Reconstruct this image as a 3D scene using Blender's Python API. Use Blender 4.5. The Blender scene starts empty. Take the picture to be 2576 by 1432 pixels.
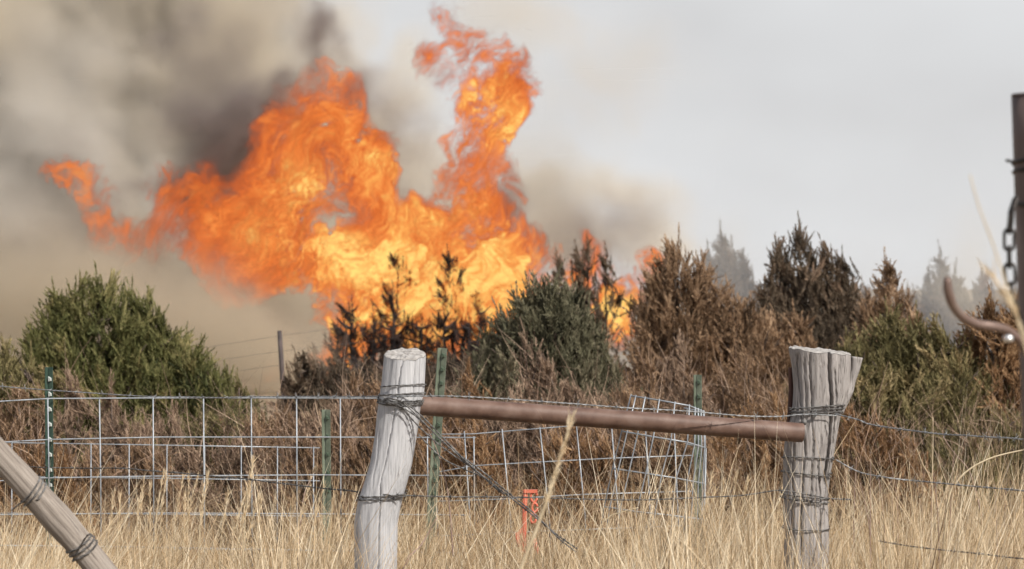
import bpy, math, random, time
import numpy as np
from mathutils import Vector, Matrix

SC = bpy.context.scene
COL = SC.collection
T0 = time.time()

# ---------------------------------------------------------------- camera, sky, sun, exposure
LENS = 100.0
K = 0.36 / 2576.0                       # metres per survey pixel per metre of distance
CAM_H = 1.6
def at(px, py, d):
    """survey pixel (2576 wide view of the place) at distance d -> world point"""
    return Vector(((px - 1288) * K * d, d, CAM_H - (py - 716) * K * d))

camd = bpy.data.cameras.new('camera')
cam = bpy.data.objects.new('camera', camd)
COL.objects.link(cam)
SC.camera = cam
cam.location = (0, 0, CAM_H)
cam.rotation_euler = (math.pi / 2, 0, 0)
camd.lens = LENS
camd.sensor_width = 36.0
camd.clip_start = 0.05
camd.clip_end = 3000
camd.dof.use_dof = True
camd.dof.focus_distance = 10.4
camd.dof.aperture_fstop = 8.0

SUN_DIR = Vector((0.50, -0.60, 0.72)).normalized()      # towards the sun: behind the camera, high, to the right
world = bpy.data.worlds.new("World")
SC.world = world
world.use_nodes = True
wn, wl = world.node_tree.nodes, world.node_tree.links
wn.clear()
wout = wn.new('ShaderNodeOutputWorld')
wbg = wn.new('ShaderNodeBackground')
wsky = wn.new('ShaderNodeTexSky')
wsky.sky_type = 'NISHITA'
wsky.sun_disc = False
wsky.sun_elevation = math.asin(SUN_DIR.z)
wsky.sun_rotation = math.atan2(SUN_DIR.x, SUN_DIR.y)
wsky.dust_density = 3.0
wgeo = wn.new('ShaderNodeTexCoord')
wsep = wn.new('ShaderNodeSeparateXYZ')
wl.new(wgeo.outputs['Generated'], wsep.inputs[0])
wnoise = wn.new('ShaderNodeTexNoise')                    # soft banks of drifting smoke in the air
wnoise.inputs['Scale'].default_value = 6.0
wnoise.inputs['Detail'].default_value = 3.0
wmap = wn.new('ShaderNodeMapping')
wmap.inputs['Scale'].default_value = (1, 1, 1.8)
wl.new(wgeo.outputs['Generated'], wmap.inputs[0])
wl.new(wmap.outputs[0], wnoise.inputs['Vector'])
wcr = wn.new('ShaderNodeValToRGB')
wcr.color_ramp.elements[0].position = 0.3
wcr.color_ramp.elements[0].color = (0.63, 0.63, 0.635, 1)
wcr.color_ramp.elements[1].position = 0.7
wcr.color_ramp.elements[1].color = (0.80, 0.815, 0.83, 1)
wl.new(wnoise.outputs[0], wcr.inputs[0])
whz = wn.new('ShaderNodeMapRange')                       # the smoke veil thins with height
whz.inputs['From Min'].default_value = 0.10
whz.inputs['From Max'].default_value = 0.75
whz.inputs['To Min'].default_value = 1.0
whz.inputs['To Max'].default_value = 0.15
whz.interpolation_type = 'SMOOTHSTEP'
wl.new(wsep.outputs[2], whz.inputs[0])
wscale = wn.new('ShaderNodeVectorMath')
wscale.operation = 'SCALE'
wscale.inputs['Scale'].default_value = 10.0              # veil radiance is given relative to strength 0.1
wl.new(wcr.outputs[0], wscale.inputs[0])
wmix = wn.new('ShaderNodeMix')
wmix.data_type = 'RGBA'
wl.new(whz.outputs[0], wmix.inputs['Factor'])
wl.new(wsky.outputs[0], wmix.inputs['A'])
wl.new(wscale.outputs[0], wmix.inputs['B'])
wl.new(wmix.outputs['Result'], wbg.inputs['Color'])
wbg.inputs['Strength'].default_value = 0.1
wl.new(wbg.outputs[0], wout.inputs[0])

sund = bpy.data.lights.new('sun', 'SUN')
sund.energy = 5.0
sund.angle = math.radians(0.5)
sund.color = (1.0, 0.95, 0.87)
sun = bpy.data.objects.new('sun', sund)
COL.objects.link(sun)
sun.rotation_euler = (-SUN_DIR).to_track_quat('-Z', 'Y').to_euler()

SC.view_settings.view_transform = 'Standard'
SC.view_settings.look = 'None'
SC.view_settings.exposure = 0.0
SC.view_settings.gamma = 1.0
SC.render.engine = 'CYCLES'
SC.cycles.max_bounces = 6
SC.cycles.diffuse_bounces = 2
SC.cycles.volume_bounces = 2
SC.cycles.transparent_max_bounces = 12
SC.cycles.use_denoising = True
SC.cycles.use_adaptive_sampling = True
SC.cycles.adaptive_threshold = 0.03

# ---------------------------------------------------------------- helpers
def tag(o, label=None, cat=None, group=None, kind=None):
    if label: o['label'] = label
    if cat: o['category'] = cat
    if group: o['group'] = group
    if kind: o['kind'] = kind
    return o

def link(name, data, parent=None):
    o = bpy.data.objects.new(name, data)
    COL.objects.link(o)
    if parent is not None:
        o.parent = parent
        o.matrix_parent_inverse = parent.matrix_basis.inverted()
    return o

def empty(name, loc):
    o = bpy.data.objects.new(name, None)
    o.empty_display_size = 0.1
    o.location = loc
    COL.objects.link(o)
    return o

class NT:
    """tiny node-graph helper for materials"""
    def __init__(self, name):
        self.m = bpy.data.materials.new(name)
        self.m.use_nodes = True
        self.t = self.m.node_tree
        self.t.nodes.clear()
        self.out = self.t.nodes.new('ShaderNodeOutputMaterial')
    def n(self, typ, ins=None, **kw):
        q = self.t.nodes.new(typ)
        for k, v in kw.items(): setattr(q, k, v)
        for k, v in (ins or {}).items():
            if isinstance(v, bpy.types.NodeSocket): self.t.links.new(v, q.inputs[k])
            else: q.inputs[k].default_value = v
        return q
    def l(self, a, b): self.t.links.new(a, b)
    def math(self, op, a, b=None, clamp=False):
        q = self.n('ShaderNodeMath', operation=op, use_clamp=clamp)
        for i, v in enumerate((a, b)):
            if v is None: continue
            if isinstance(v, (int, float)): q.inputs[i].default_value = v
            else: self.l(v, q.inputs[i])
        return q.outputs[0]
    def ramp(self, fac, stops, interp='LINEAR'):
        q = self.n('ShaderNodeValToRGB')
        q.color_ramp.interpolation = interp
        el = q.color_ramp.elements
        while len(el) < len(stops): el.new(0.5)
        for e, (p, c) in zip(el, stops):
            e.position = p
            e.color = (*c, 1) if len(c) == 3 else c
        self.l(fac, q.inputs[0])
        return q.outputs[0]
    def mix(self, fac, a, b, blend='MIX'):
        q = self.n('ShaderNodeMix', data_type='RGBA', blend_type=blend)
        for k, v in (('Factor', fac), ('A', a), ('B', b)):
            s = [i for i in q.inputs if i.name == k and i.enabled][0]
            if isinstance(v, bpy.types.NodeSocket): self.l(v, s)
            elif isinstance(v, (int, float)): s.default_value = v
            else: s.default_value = (*v, 1) if len(v) == 3 else v
        return [s for s in q.outputs if s.enabled][0]
    def noise(self, scale, detail=3, vec=None, rough=0.55, mapscale=None, dist=0.0):
        if vec is None: vec = self.n('ShaderNodeTexCoord').outputs['Object']
        if mapscale is not None: vec = self.n('ShaderNodeMapping', {0: vec, 'Scale': mapscale}).outputs[0]
        return self.n('ShaderNodeTexNoise', {'Vector': vec, 'Scale': scale, 'Detail': detail, 'Roughness': rough, 'Distortion': dist}).outputs[0]

# numpy value noise on a periodic lattice
_RNG = np.random.RandomState(7)
_LAT = {}
def lattice(seed, n=32):
    if seed not in _LAT:
        _LAT[seed] = np.random.RandomState(seed).rand(n, n, n).astype(np.float32)
    return _LAT[seed]
def vnoise(x, y, z, seed):
    """value noise 0..1, period 32"""
    L = lattice(seed)
    xi = np.floor(x).astype(np.int32); yi = np.floor(y).astype(np.int32); zi = np.floor(z).astype(np.int32)
    fx = x - xi; fy = y - yi; fz = z - zi
    fx = fx * fx * (3 - 2 * fx); fy = fy * fy * (3 - 2 * fy); fz = fz * fz * (3 - 2 * fz)
    x0 = xi & 31; x1 = (xi + 1) & 31; y0 = yi & 31; y1 = (yi + 1) & 31; z0 = zi & 31; z1 = (zi + 1) & 31
    Lf = L.ravel()
    def g(a, b, c): return Lf[(a * 32 + b) * 32 + c]
    a = g(x0, y0, z0); a = a + (g(x1, y0, z0) - a) * fx
    b = g(x0, y1, z0); b = b + (g(x1, y1, z0) - b) * fx
    c = g(x0, y0, z1); c = c + (g(x1, y0, z1) - c) * fx
    d = g(x0, y1, z1); d = d + (g(x1, y1, z1) - d) * fx
    a = a + (b - a) * fy
    c = c + (d - c) * fy
    return a + (c - a) * fz
def fbm(x, y, z, seed, octv=3, gain=0.5):
    s = 0; a = 1.0; t = 0
    for i in range(octv):
        f = 2.03 ** i
        s = s + a * vnoise(x * f + i * 7.3, y * f + i * 3.1, z * f + i * 5.7, seed + i)
        t += a; a *= gain
    return s / t
def tri_sample(V, gx, gy, gz):
    nx, ny, nz = V.shape
    gx = np.clip(gx, 0, nx - 1.001); gy = np.clip(gy, 0, ny - 1.001); gz = np.clip(gz, 0, nz - 1.001)
    xi = gx.astype(np.int32); yi = gy.astype(np.int32); zi = gz.astype(np.int32)
    fx = gx - xi; fy = gy - yi; fz = gz - zi
    Vf = V.ravel()
    base = (xi * ny + yi) * nz + zi
    def g(o): return Vf[base + o]
    a = g(0); a = a + (g(ny * nz) - a) * fx
    b = g(nz); b = b + (g(ny * nz + nz) - b) * fx
    c = g(1); c = c + (g(ny * nz + 1) - c) * fx
    d = g(nz + 1); d = d + (g(ny * nz + nz + 1) - d) * fx
    a = a + (b - a) * fy
    c = c + (d - c) * fy
    return a + (c - a) * fz

def grid_volume(name, vals, lo, hi, mat):
    """an object that carries a 3-D density field (nx,ny,nz) between lo and hi as a real volume"""
    nx, ny, nz = vals.shape
    me = bpy.data.meshes.new(name)
    me.vertices.add(vals.size)
    me.attributes.new('field', 'FLOAT', 'POINT').data.foreach_set('value', np.ascontiguousarray(vals, np.float32).ravel())
    ng = bpy.data.node_groups.new(name, 'GeometryNodeTree')
    ng.interface.new_socket('Geometry', in_out='INPUT', socket_type='NodeSocketGeometry')
    ng.interface.new_socket('Geometry', in_out='OUTPUT', socket_type='NodeSocketGeometry')
    N, L = ng.nodes, ng.links
    gi = N.new('NodeGroupInput'); go = N.new('NodeGroupOutput')
    vc = N.new('GeometryNodeVolumeCube')
    vc.inputs['Min'].default_value = lo; vc.inputs['Max'].default_value = hi
    for k, n in zip('XYZ', (nx, ny, nz)): vc.inputs['Resolution ' + k].default_value = n
    pos = N.new('GeometryNodeInputPosition')
    sub = N.new('ShaderNodeVectorMath'); sub.operation = 'SUBTRACT'; sub.inputs[1].default_value = lo
    mul = N.new('ShaderNodeVectorMath'); mul.operation = 'MULTIPLY'
    mul.inputs[1].default_value = [(n - 1) / (h - l) for n, h, l in zip((nx, ny, nz), hi, lo)]
    L.new(pos.outputs[0], sub.inputs[0]); L.new(sub.outputs[0], mul.inputs[0])
    sp = N.new('ShaderNodeSeparateXYZ'); L.new(mul.outputs[0], sp.inputs[0])
    def m(op, a, b=None):
        q = N.new('ShaderNodeMath'); q.operation = op
        for i, x in enumerate((a, b)):
            if x is None: continue
            if isinstance(x, (int, float)): q.inputs[i].default_value = x
            else: L.new(x, q.inputs[i])
        return q.outputs[0]
    r = [m('ROUND', sp.outputs[i]) for i in range(3)]
    idx = m('ADD', m('MULTIPLY', m('ADD', m('MULTIPLY', r[0], ny), r[1]), nz), r[2])
    si = N.new('GeometryNodeSampleIndex'); si.data_type = 'FLOAT'; si.domain = 'POINT'
    na = N.new('GeometryNodeInputNamedAttribute'); na.data_type = 'FLOAT'; na.inputs[0].default_value = 'field'
    L.new(gi.outputs[0], si.inputs['Geometry']); L.new(na.outputs[0], si.inputs['Value']); L.new(idx, si.inputs['Index'])
    L.new(si.outputs[0], vc.inputs['Density'])
    sm = N.new('GeometryNodeSetMaterial'); sm.inputs['Material'].default_value = mat
    L.new(vc.outputs[0], sm.inputs[0]); L.new(sm.outputs[0], go.inputs[0])
    me.materials.append(mat)
    o = link(name, me)
    md = o.modifiers.new('volume', 'NODES'); md.node_group = ng
    return o
# ---------------------------------------------------------------- fire
FD = 46.0                                                # distance of the burning thicket
FLAME = [  # px, py, radius px, heat
 (148,447,20,.5),(180,450,24,.55),(215,442,25,.6),(250,455,20,.5),(238,490,25,.55),(262,530,26,.55),(275,555,26,.6),(292,578,34,.55),(340,590,34,.5),(330,560,22,.4),(365,590,30,.5),
 (385,582,30,.42),(425,590,30,.36),(462,575,32,.4),(470,620,28,.4),(310,470,12,.15),
 (425,465,34,.5),(440,510,34,.5),(475,500,46,.6),(530,480,48,.6),(560,530,52,.65),(500,550,46,.6),(450,550,34,.5),(600,430,36,.5),(620,480,50,.7),(540,400,30,.25),
 (720,300,46,.5),(760,255,42,.5),(820,228,32,.55),(868,222,20,.4),(690,350,50,.45),(790,330,55,.6),(850,290,46,.6),(640,400,34,.5),
 (885,360,60,.7),(940,395,50,.75),(975,350,18,.3),(885,235,14,.2),
 (680,460,66,.66),(750,420,60,.6),(850,430,64,.6),(920,450,50,.6),(640,550,70,.62),(740,540,78,.68),(540,590,58,.65),(600,600,50,.65),(880,510,56,.6),(950,510,42,.55),
 (780,620,40,.7),(700,610,60,.62),(980,560,52,.65),(1030,570,48,.65),(910,575,40,.55),
 (490,630,34,.45),(520,675,38,.42),(560,715,36,.45),(620,715,42,.5),(690,705,46,.55),(760,690,54,.7),(560,640,40,.45),(600,660,44,.5),(650,690,40,.5),(500,600,36,.45),(830,690,50,.8),(850,650,48,1.0),(920,650,50,.95),(620,650,44,.65),(880,690,40,.8),
 (820,760,40,.75),(880,730,50,.9),(960,715,64,1.05),(1050,720,76,.95),(850,800,36,.8),(890,835,30,.85),(950,800,50,.95),(1040,800,70,.9),(1130,780,80,.8),(1200,740,76,.75),(1250,690,60,.85),
 (1000,640,56,.8),(1080,620,62,.7),(1170,610,70,.75),(1250,620,58,.95),(1320,640,40,.6),(1300,600,34,.55),(1350,625,22,.5),
 (1110,520,40,.7),(1060,510,26,.55),(1190,530,60,.7),(1240,490,44,.8),(1190,440,50,.6),(1140,440,34,.6),(1235,410,40,.5),(1210,350,44,.75),(1155,365,24,.55),
 (1245,310,32,.7),(1185,290,32,.6),(1250,250,46,.75),(1205,235,38,.8),(1285,205,40,.6),(1230,170,50,.65),(1305,150,20,.45),(1175,125,32,.55),(1250,112,20,.4),
 (1145,80,20,.5),(1115,40,15,.45),(1100,14,13,.45),(1106,30,13,.45),(1125,60,17,.45),(1295,240,26,.5),(1140,200,18,.45),(1062,148,17,.4),(1080,160,17,.4),(1098,175,20,.45),(1115,205,14,.35),(1340,185,10,.3),(1275,400,20,.3),(1270,470,26,.3),(1290,540,24,.3),
 (900,860,40,.75),(1000,860,50,.65),(1110,850,55,.6),(850,895,26,.6),(696,946,9,.6),(710,932,8,.7),(703,914,5,.5),(722,948,7,.6),(800,885,10,.6),(1180,820,50,.6),(830,930,30,.4),
 (1400,650,24,.5),(1450,690,30,.6),(1500,655,28,.5),(1530,700,36,.7),(1550,750,38,.9),(1552,800,28,.8),(1545,840,14,.6),(1490,730,26,.6),(1612,655,20,.7),(1622,690,20,.65),(1600,700,14,.5),
 (1490,610,12,.35),(1340,690,30,.55),(1290,720,40,.6),(1870,735,9,.5),
]
FLAME_HOT = [(880,645,90,26,.55),(960,712,105,38,.45),(1010,690,50,30,.3),(1050,775,80,45,.25),(1235,640,30,60,.45),(900,800,50,30,.3),(760,470,60,50,.25),(940,400,40,30,.2),(680,520,40,60,.08),(1220,280,30,20,.1),(1555,760,30,40,.2),(1150,720,50,60,.2),
  (760,250,100,40,-.18),(600,470,60,60,-.15),(560,380,90,60,-.2),(1240,530,60,80,-.1),(1180,400,60,50,-.12),(620,720,120,26,-.12),(330,580,90,40,-.1),(880,560,60,50,-.15)]
FLAME_GAPS = [(826,470,18,.6),(834,520,20,.85),(832,588,30,1.0),(828,625,18,.8),(575,400,30,.7),(1200,372,16,.8),(1235,270,16,.6),(700,590,22,.5),(575,640,16,.7),(1050,440,40,1.),(1180,475,22,.5),(1000,500,20,.7),(1150,180,16,.6),(450,535,14,.6),(720,770,60,.8)]
def build_fire():
    vx = 0.027
    sc = K * FD
    x0, x1 = (90 - 1288) * sc, (1700 - 1288) * sc
    z0, z1 = CAM_H - (960 - 716) * sc, CAM_H + (716 + 60) * sc
    y0, y1 = FD - 1.1, FD + 1.1
    nx, ny, nz = int((x1 - x0) / vx), int((y1 - y0) / (vx * 1.3)), int((z1 - z0) / vx)
    X = np.linspace(x0, x1, nx, dtype=np.float32)[:, None, None]
    Y = np.linspace(y0, y1, ny, dtype=np.float32)[None, :, None]
    Z = np.linspace(z0, z1, nz, dtype=np.float32)[None, None, :]
    S = np.zeros((nx, ny, nz), np.float32)
    H = np.zeros((nx, ny, nz), np.float32)
    rnd = random.Random(5)
    for px, py, r, h in FLAME:
        c = at(px, py, FD)
        rr = (r * 1.0 + (13 if r < 36 else 6)) * sc
        ry = min(0.75, max(rr * 1.0, 0.16))
        cy = FD + rnd.uniform(-0.25, 0.25)
        i0 = max(0, int((c.x - 2.1 * rr - x0) / (x1 - x0) * nx)); i1 = min(nx, int((c.x + 2.1 * rr - x0) / (x1 - x0) * nx) + 2)
        k0 = max(0, int((c.z - 2.1 * rr - z0) / (z1 - z0) * nz)); k1 = min(nz, int((c.z + 2.1 * rr - z0) / (z1 - z0) * nz) + 2)
        if i1 <= i0 or k1 <= k0: continue
        d2 = ((X[i0:i1] - c.x) / rr) ** 2 + ((Z[:, :, k0:k1] - c.z) / rr) ** 2 + ((Y - cy) / ry) ** 2
        wgt = np.exp(-1.1 * d2)
        S[i0:i1, :, k0:k1] += wgt
        H[i0:i1, :, k0:k1] += wgt * h
    H /= (S + 1e-3)
    for q in range(34):                                  # smoke drawn into the sheet
        FLAME_GAPS.append((rnd.uniform(440, 1300), rnd.uniform(240, 640), rnd.uniform(10, 22), rnd.uniform(.5, .95)))
    for px, py, r, h in FLAME_GAPS:
        c = at(px, py, FD); rr = r * sc
        S *= 1 - h * np.exp(-((X - c.x) / rr) ** 2 - ((Z - c.z) / rr) ** 2)
    S = 1 - np.exp(-1.15 * S)
    for px, py, rx, ry, h in FLAME_HOT:
        c = at(px, py, FD)
        H += h * np.exp(-((X - c.x) / (rx * sc)) ** 2 - ((Z - c.z) / (ry * sc)) ** 2)
    # carry the field and a streaky texture along a swirling flow
    act = np.nonzero((S > 0.02).ravel())[0].astype(np.int32)
    # grow the active set a little: the swirl moves things by up to 0.2 m
    gi, gj, gk = act // (ny * nz), (act // nz) % ny, act % nz
    x = X.ravel()[gi].copy(); y = Y.ravel()[gj].copy(); z = Z.ravel()[gk].copy()
    eps = 0.35
    def flow(x, y, z, f, sd):
        # curl of a 3-component noise potential (differences taken on the lattice)
        def P(a, b, c, s): return vnoise(a * f, b * f, c * f, s)
        e = eps / f
        ax = P(x, y, z, sd); ay = P(x, y, z, sd + 1); az = P(x, y, z, sd + 2)
        u = (P(x, y + e, z, sd + 2) - az) - (P(x, y, z + e, sd + 1) - ay)
        v = (P(x, y, z + e, sd) - ax) - (P(x + e, y, z, sd + 2) - az)
        w = (P(x + e, y, z, sd + 1) - ay) - (P(x, y + e, z, sd) - ax)
        return u, v, w
    amp = 0.30
    for step, (f, a) in enumerate(((0.9, 0.40), (1.9, 0.30), (3.4, 0.20), (6.0, 0.12), (9.0, 0.06))):
        u, v, w = flow(x, y, z, f, 40 + 5 * step)
        x -= u * a; y -= v * a; z -= w * a
    sx = (x - x0) / (x1 - x0) * (nx - 1); sy = (y - y0) / (y1 - y0) * (ny - 1); sz = (z - z0) / (z1 - z0) * (nz - 1)
    s = tri_sample(S, sx, sy, sz)
    h = tri_sample(H, sx, sy, sz)
    # streaks: the texture is sheared much further along the swirl than the outline
    tx, ty, tz = x.copy(), y.copy(), z.copy()
    for step, (f, a) in enumerate(((1.1, 0.55), (1.1, 0.55), (2.3, 0.33), (2.3, 0.33), (4.5, 0.14))):
        u, v, w = flow(tx, ty, tz, f, 140 + 5 * (step // 2))
        tx -= u * a; ty -= v * a; tz -= w * a
    n0 = fbm(x * 1.5 + 9, y * 1.5, z * 1.1, 70, 3, .65)
    nb = fbm(x * 4.5 + 2, y * 4.5, z * 3.4, 75, 2) - .5
    # streaks run from the burning thicket up and to the left with the wind
    qa = -.50 * z + .87 * x + .5 * (tx - x); qb = .87 * z + .50 * x * -1 + .5 * (tz - z); qy = y + .5 * (ty - y)
    n2m = fbm(qa * 2.6 + 4, qy * 2.6, qb * 1.4, 130, 3)
    n1 = fbm(tx * 1.4, ty * 1.4, tz * 0.9, 80, 2)
    r1 = 1 - np.abs(2 * fbm(qa * 5.0, qy * 5.0, qb * 2.2, 90, 2) - 1) * 2.6
    r2 = 1 - np.abs(2 * fbm(qa * 11.0 + 3, qy * 11.0, qb * 5.5, 100, 2) - 1) * 2.8
    n3 = fbm(qa * 21.0, qy * 21.0, qb * 11.0, 120, 2)
    tex = 0.5 + 0.26 * r1 + 0.32 * r2 + 1.7 * (n1 - 0.5) + 1.7 * (n3 - 0.5) - 0.10
    edge = np.clip((s - 0.16) * 1.55, 0, 1)                       # 0 outside, 1 deep inside
    body = np.clip(edge * 1.75 + (tex - 0.70) * 2.3 + 2.5 * (n0 - 0.5) + 3.3 * nb - 0.30, 0, 1) * np.clip(edge * 5, 0, 1)
    bright = np.clip((0.06 + 0.98 * h ** 1.6) * (0.04 + 1.02 * tex + 1.5 * (n2m - 0.5)), 0.05, 1.15)
    val = body; hot = bright
    V = np.zeros(S.size, np.float32)
    V[act] = np.clip(val * 1.3, 0, 1) * hot
    return V.reshape(S.shape), (x0, y0, z0), (x1, y1, z1)
def fire_material():
    g = NT('flame')
    d = g.n('ShaderNodeAttribute', attribute_name='density').outputs['Fac']
    col = g.ramp(d, [(0.0, (.05, .02, .012)), (0.14, (.26, .055, .022)), (0.28, (.60, .115, .028)), (0.46, (.88, .21, .042)),
                     (0.68, (1.0, .35, .085)), (0.84, (1.06, .54, .12)), (1.0, (1.22, .86, .25))])
    sig = g.math('MULTIPLY', g.math('MULTIPLY', d, 24.0), g.math('ADD', d, 0.15))
    ab = g.n('ShaderNodeVolumeAbsorption', {'Color': (0, 0, 0, 1), 'Density': sig})
    em = g.n('ShaderNodeEmission', {'Color': col, 'Strength': sig})
    add = g.n('ShaderNodeAddShader', {0: ab.outputs[0], 1: em.outputs[0]})
    g.l(add.outputs[0], g.out.inputs['Volume'])
    return g.m
V, lo, hi = build_fire()
print('fire field', V.shape, time.time() - T0)
fire = grid_volume('wildfire_flames', V, lo, hi, fire_material())
tag(fire, 'towering orange flames swirling out of the burning cedar thicket', 'fire', kind='stuff')
print('fire done', time.time() - T0)
# ---------------------------------------------------------------- smoke
SD = 54.0                                                # middle distance of the smoke bank behind the flames
SMOKE = [(1480,180,260,220,.22),(1250,60,200,160,.3),(1750,330,240,180,.12),(230,680,300,150,1.3),(600,800,240,130,1.3),(0,560,260,150,1.0),(1840,640,160,150,.20,60),(2380,690,260,150,.28,60),  # px, py, rx, ry, weight : soft masses of smoke (survey pixels at SD)
 (-250,300,420,520,1.6),(100,100,380,330,1.3),(100,520,380,300,1.6),(-100,800,500,250,1.3),(400,820,360,230,1.4),(480,60,260,260,1.5),(480,330,260,230,1.6),
 (760,560,260,260,1.3),(720,260,170,170,1.3),(760,800,260,170,1.2),(900,420,200,170,0.9),(830,150,90,110,0.8),(950,250,130,120,1.2),(1000,380,110,120,1.3),
 (1050,430,150,190,0.75),(1080,200,130,130,0.45),(1340,520,130,100,1.5),(1420,640,240,90,1.6),(1570,520,85,95,1.9),(1610,610,110,80,1.4),
 (300,-150,460,260,1.2),(650,-200,300,180,0.9),(950,60,140,120,0.30),(1250,300,140,220,0.22),(1450,330,160,220,0.10),(1000,700,260,200,0.9),(-700,300,500,700,1.4),(-400,-400,600,300,1.2),(200,-500,600,300,1.0),
]
SOOT = [(120,600,170,110,.36),(330,700,180,90,.42),(520,790,170,80,.42),(650,850,110,60,.40),(60,760,160,90,.36),(1575,510,60,50,.45),(1600,590,85,60,.4),(1370,540,70,60,.4),(1450,630,110,50,.4),(1520,580,60,50,.3),(1000,420,70,110,.45),(1040,280,60,60,.35),(930,250,50,40,.5),(1310,460,30,60,.5),(60+180,520,60,60,.2),(470,60,120,110,.42),(540,190,110,110,.34),(420,150,90,90,.25),(150,330,90,60,.16),(230,400,80,60,.16),(790,55,34,34,2.6),(778,100,24,34,1.6),(800,165,16,60,1.3),(835,85,26,26,1.2),(745,60,22,16,.8),(850,130,20,26,.8),(815,30,20,14,1.0),(560,300,90,50,3.4),(660,265,60,26,2.6),(715,215,36,18,2.2),(610,340,60,50,2.6),(480,440,60,45,2.2),(430,470,40,30,1.6),(560,390,60,40,2.0),
        (890,240,20,22,2.0),(900,200,50,30,.7),(320,455,30,22,.7),(1290,500,26,60,1.0),(1300,420,16,50,.5)]
def build_smoke():
    vx = 0.17
    sc = K * SD
    x0, x1 = -16.0, 15.0
    y0, y1 = 47.3, 61.0
    z0, z1 = -3.0, 12.5
    nx, ny, nz = int((x1 - x0) / vx), int((y1 - y0) / (vx * 1.8)), int((z1 - z0) / vx)
    X, Y, Z = np.meshgrid(np.linspace(x0, x1, nx, dtype=np.float32), np.linspace(y0, y1, ny, dtype=np.float32), np.linspace(z0, z1, nz, dtype=np.float32), indexing='ij')
    wx = X + 1.5 * (fbm(X * .33, Y * .33, Z * .33, 300, 3) - .5) + .9 * (fbm(X * 1.1, Y * 1.1, Z * 1.1, 310, 3) - .5)
    wz = Z + 1.5 * (fbm(X * .33, Y * .33, Z * .33, 320, 3) - .5) + .9 * (fbm(X * 1.1, Y * 1.1, Z * 1.1, 330, 3) - .5)
    D = np.zeros(X.shape, np.float32)
    rnd = random.Random(3)
    for px, py, rx, ry, wt, *far in SMOKE:
        dd = far[0] if far else SD
        c = at(px, py, dd); cy = dd + (0 if far else rnd.uniform(-1.2, 1.6))
        a = rx * K * dd; b = ry * K * dd; dep = min(2.4, max(1.0, 0.7 * a))
        D += wt * np.exp(-1.3 * (((wx - c.x) / a) ** 2 + ((wz - c.z) / b) ** 2 + ((Y - cy) / dep) ** 2))
    n = .62 * fbm(wx * .62, Y * .22, wz * .62, 340, 3, .6) + .38 * fbm(wx * 1.7, Y * .25, wz * 1.7, 360, 3, .6)
    D = np.clip(D * (0.26 + 5.4 * np.clip(n - 0.38, 0, 1)) - 0.04, 0, 2)
    # thin drifting smoke low over the ground to the right
    D += .026 * (0.5 + vnoise(X * .25, Y * .25, Z * .3, 350)) * np.clip((5.5 - Z) / 3.5, 0, 1) * np.clip((X + 4) / 4, 0, 1) * np.clip((Y - 47) / 3, 0, 1)
    # fade to nothing on every face of the grid
    def fade(A, lo, hi, w): return np.clip(np.minimum(A - lo, hi - A) / w, 0, 1)
    D *= fade(X, x0, x1, 1.5) * fade(Y, y0, y1, 1.0) * fade(Z, z0 - 3, z1, 2.0)
    return np.clip(D / 2.0, 0, 1), (x0, y0, z0), (x1, y1, z1)
def smoke_material():
    g = NT('smoke')
    d = g.n('ShaderNodeAttribute', attribute_name='density').outputs['Fac']
    pos = g.n('ShaderNodeTexCoord').outputs['Object']
    n = g.noise(0.28, 3, pos)
    thin = g.ramp(d, [(0.0, (1, 1, 1)), (0.10, (0, 0, 0))])
    col = g.ramp(n, [(0.36, (.87, .785, .635)), (0.5, (.87, .80, .69)), (0.68, (.84, .80, .745))])
    col = g.mix(thin, col, (.85, .885, .935))
    pv = g.n('ShaderNodeVolumePrincipled', {'Color': col, 'Density': g.math('MULTIPLY', d, 0.95 * 2.0), 'Anisotropy': 0.0, 'Density Attribute': ''})
    g.l(pv.outputs[0], g.out.inputs['Volume'])
    g.m.cycles.volume_step_rate = 2.0
    return g.m
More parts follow.
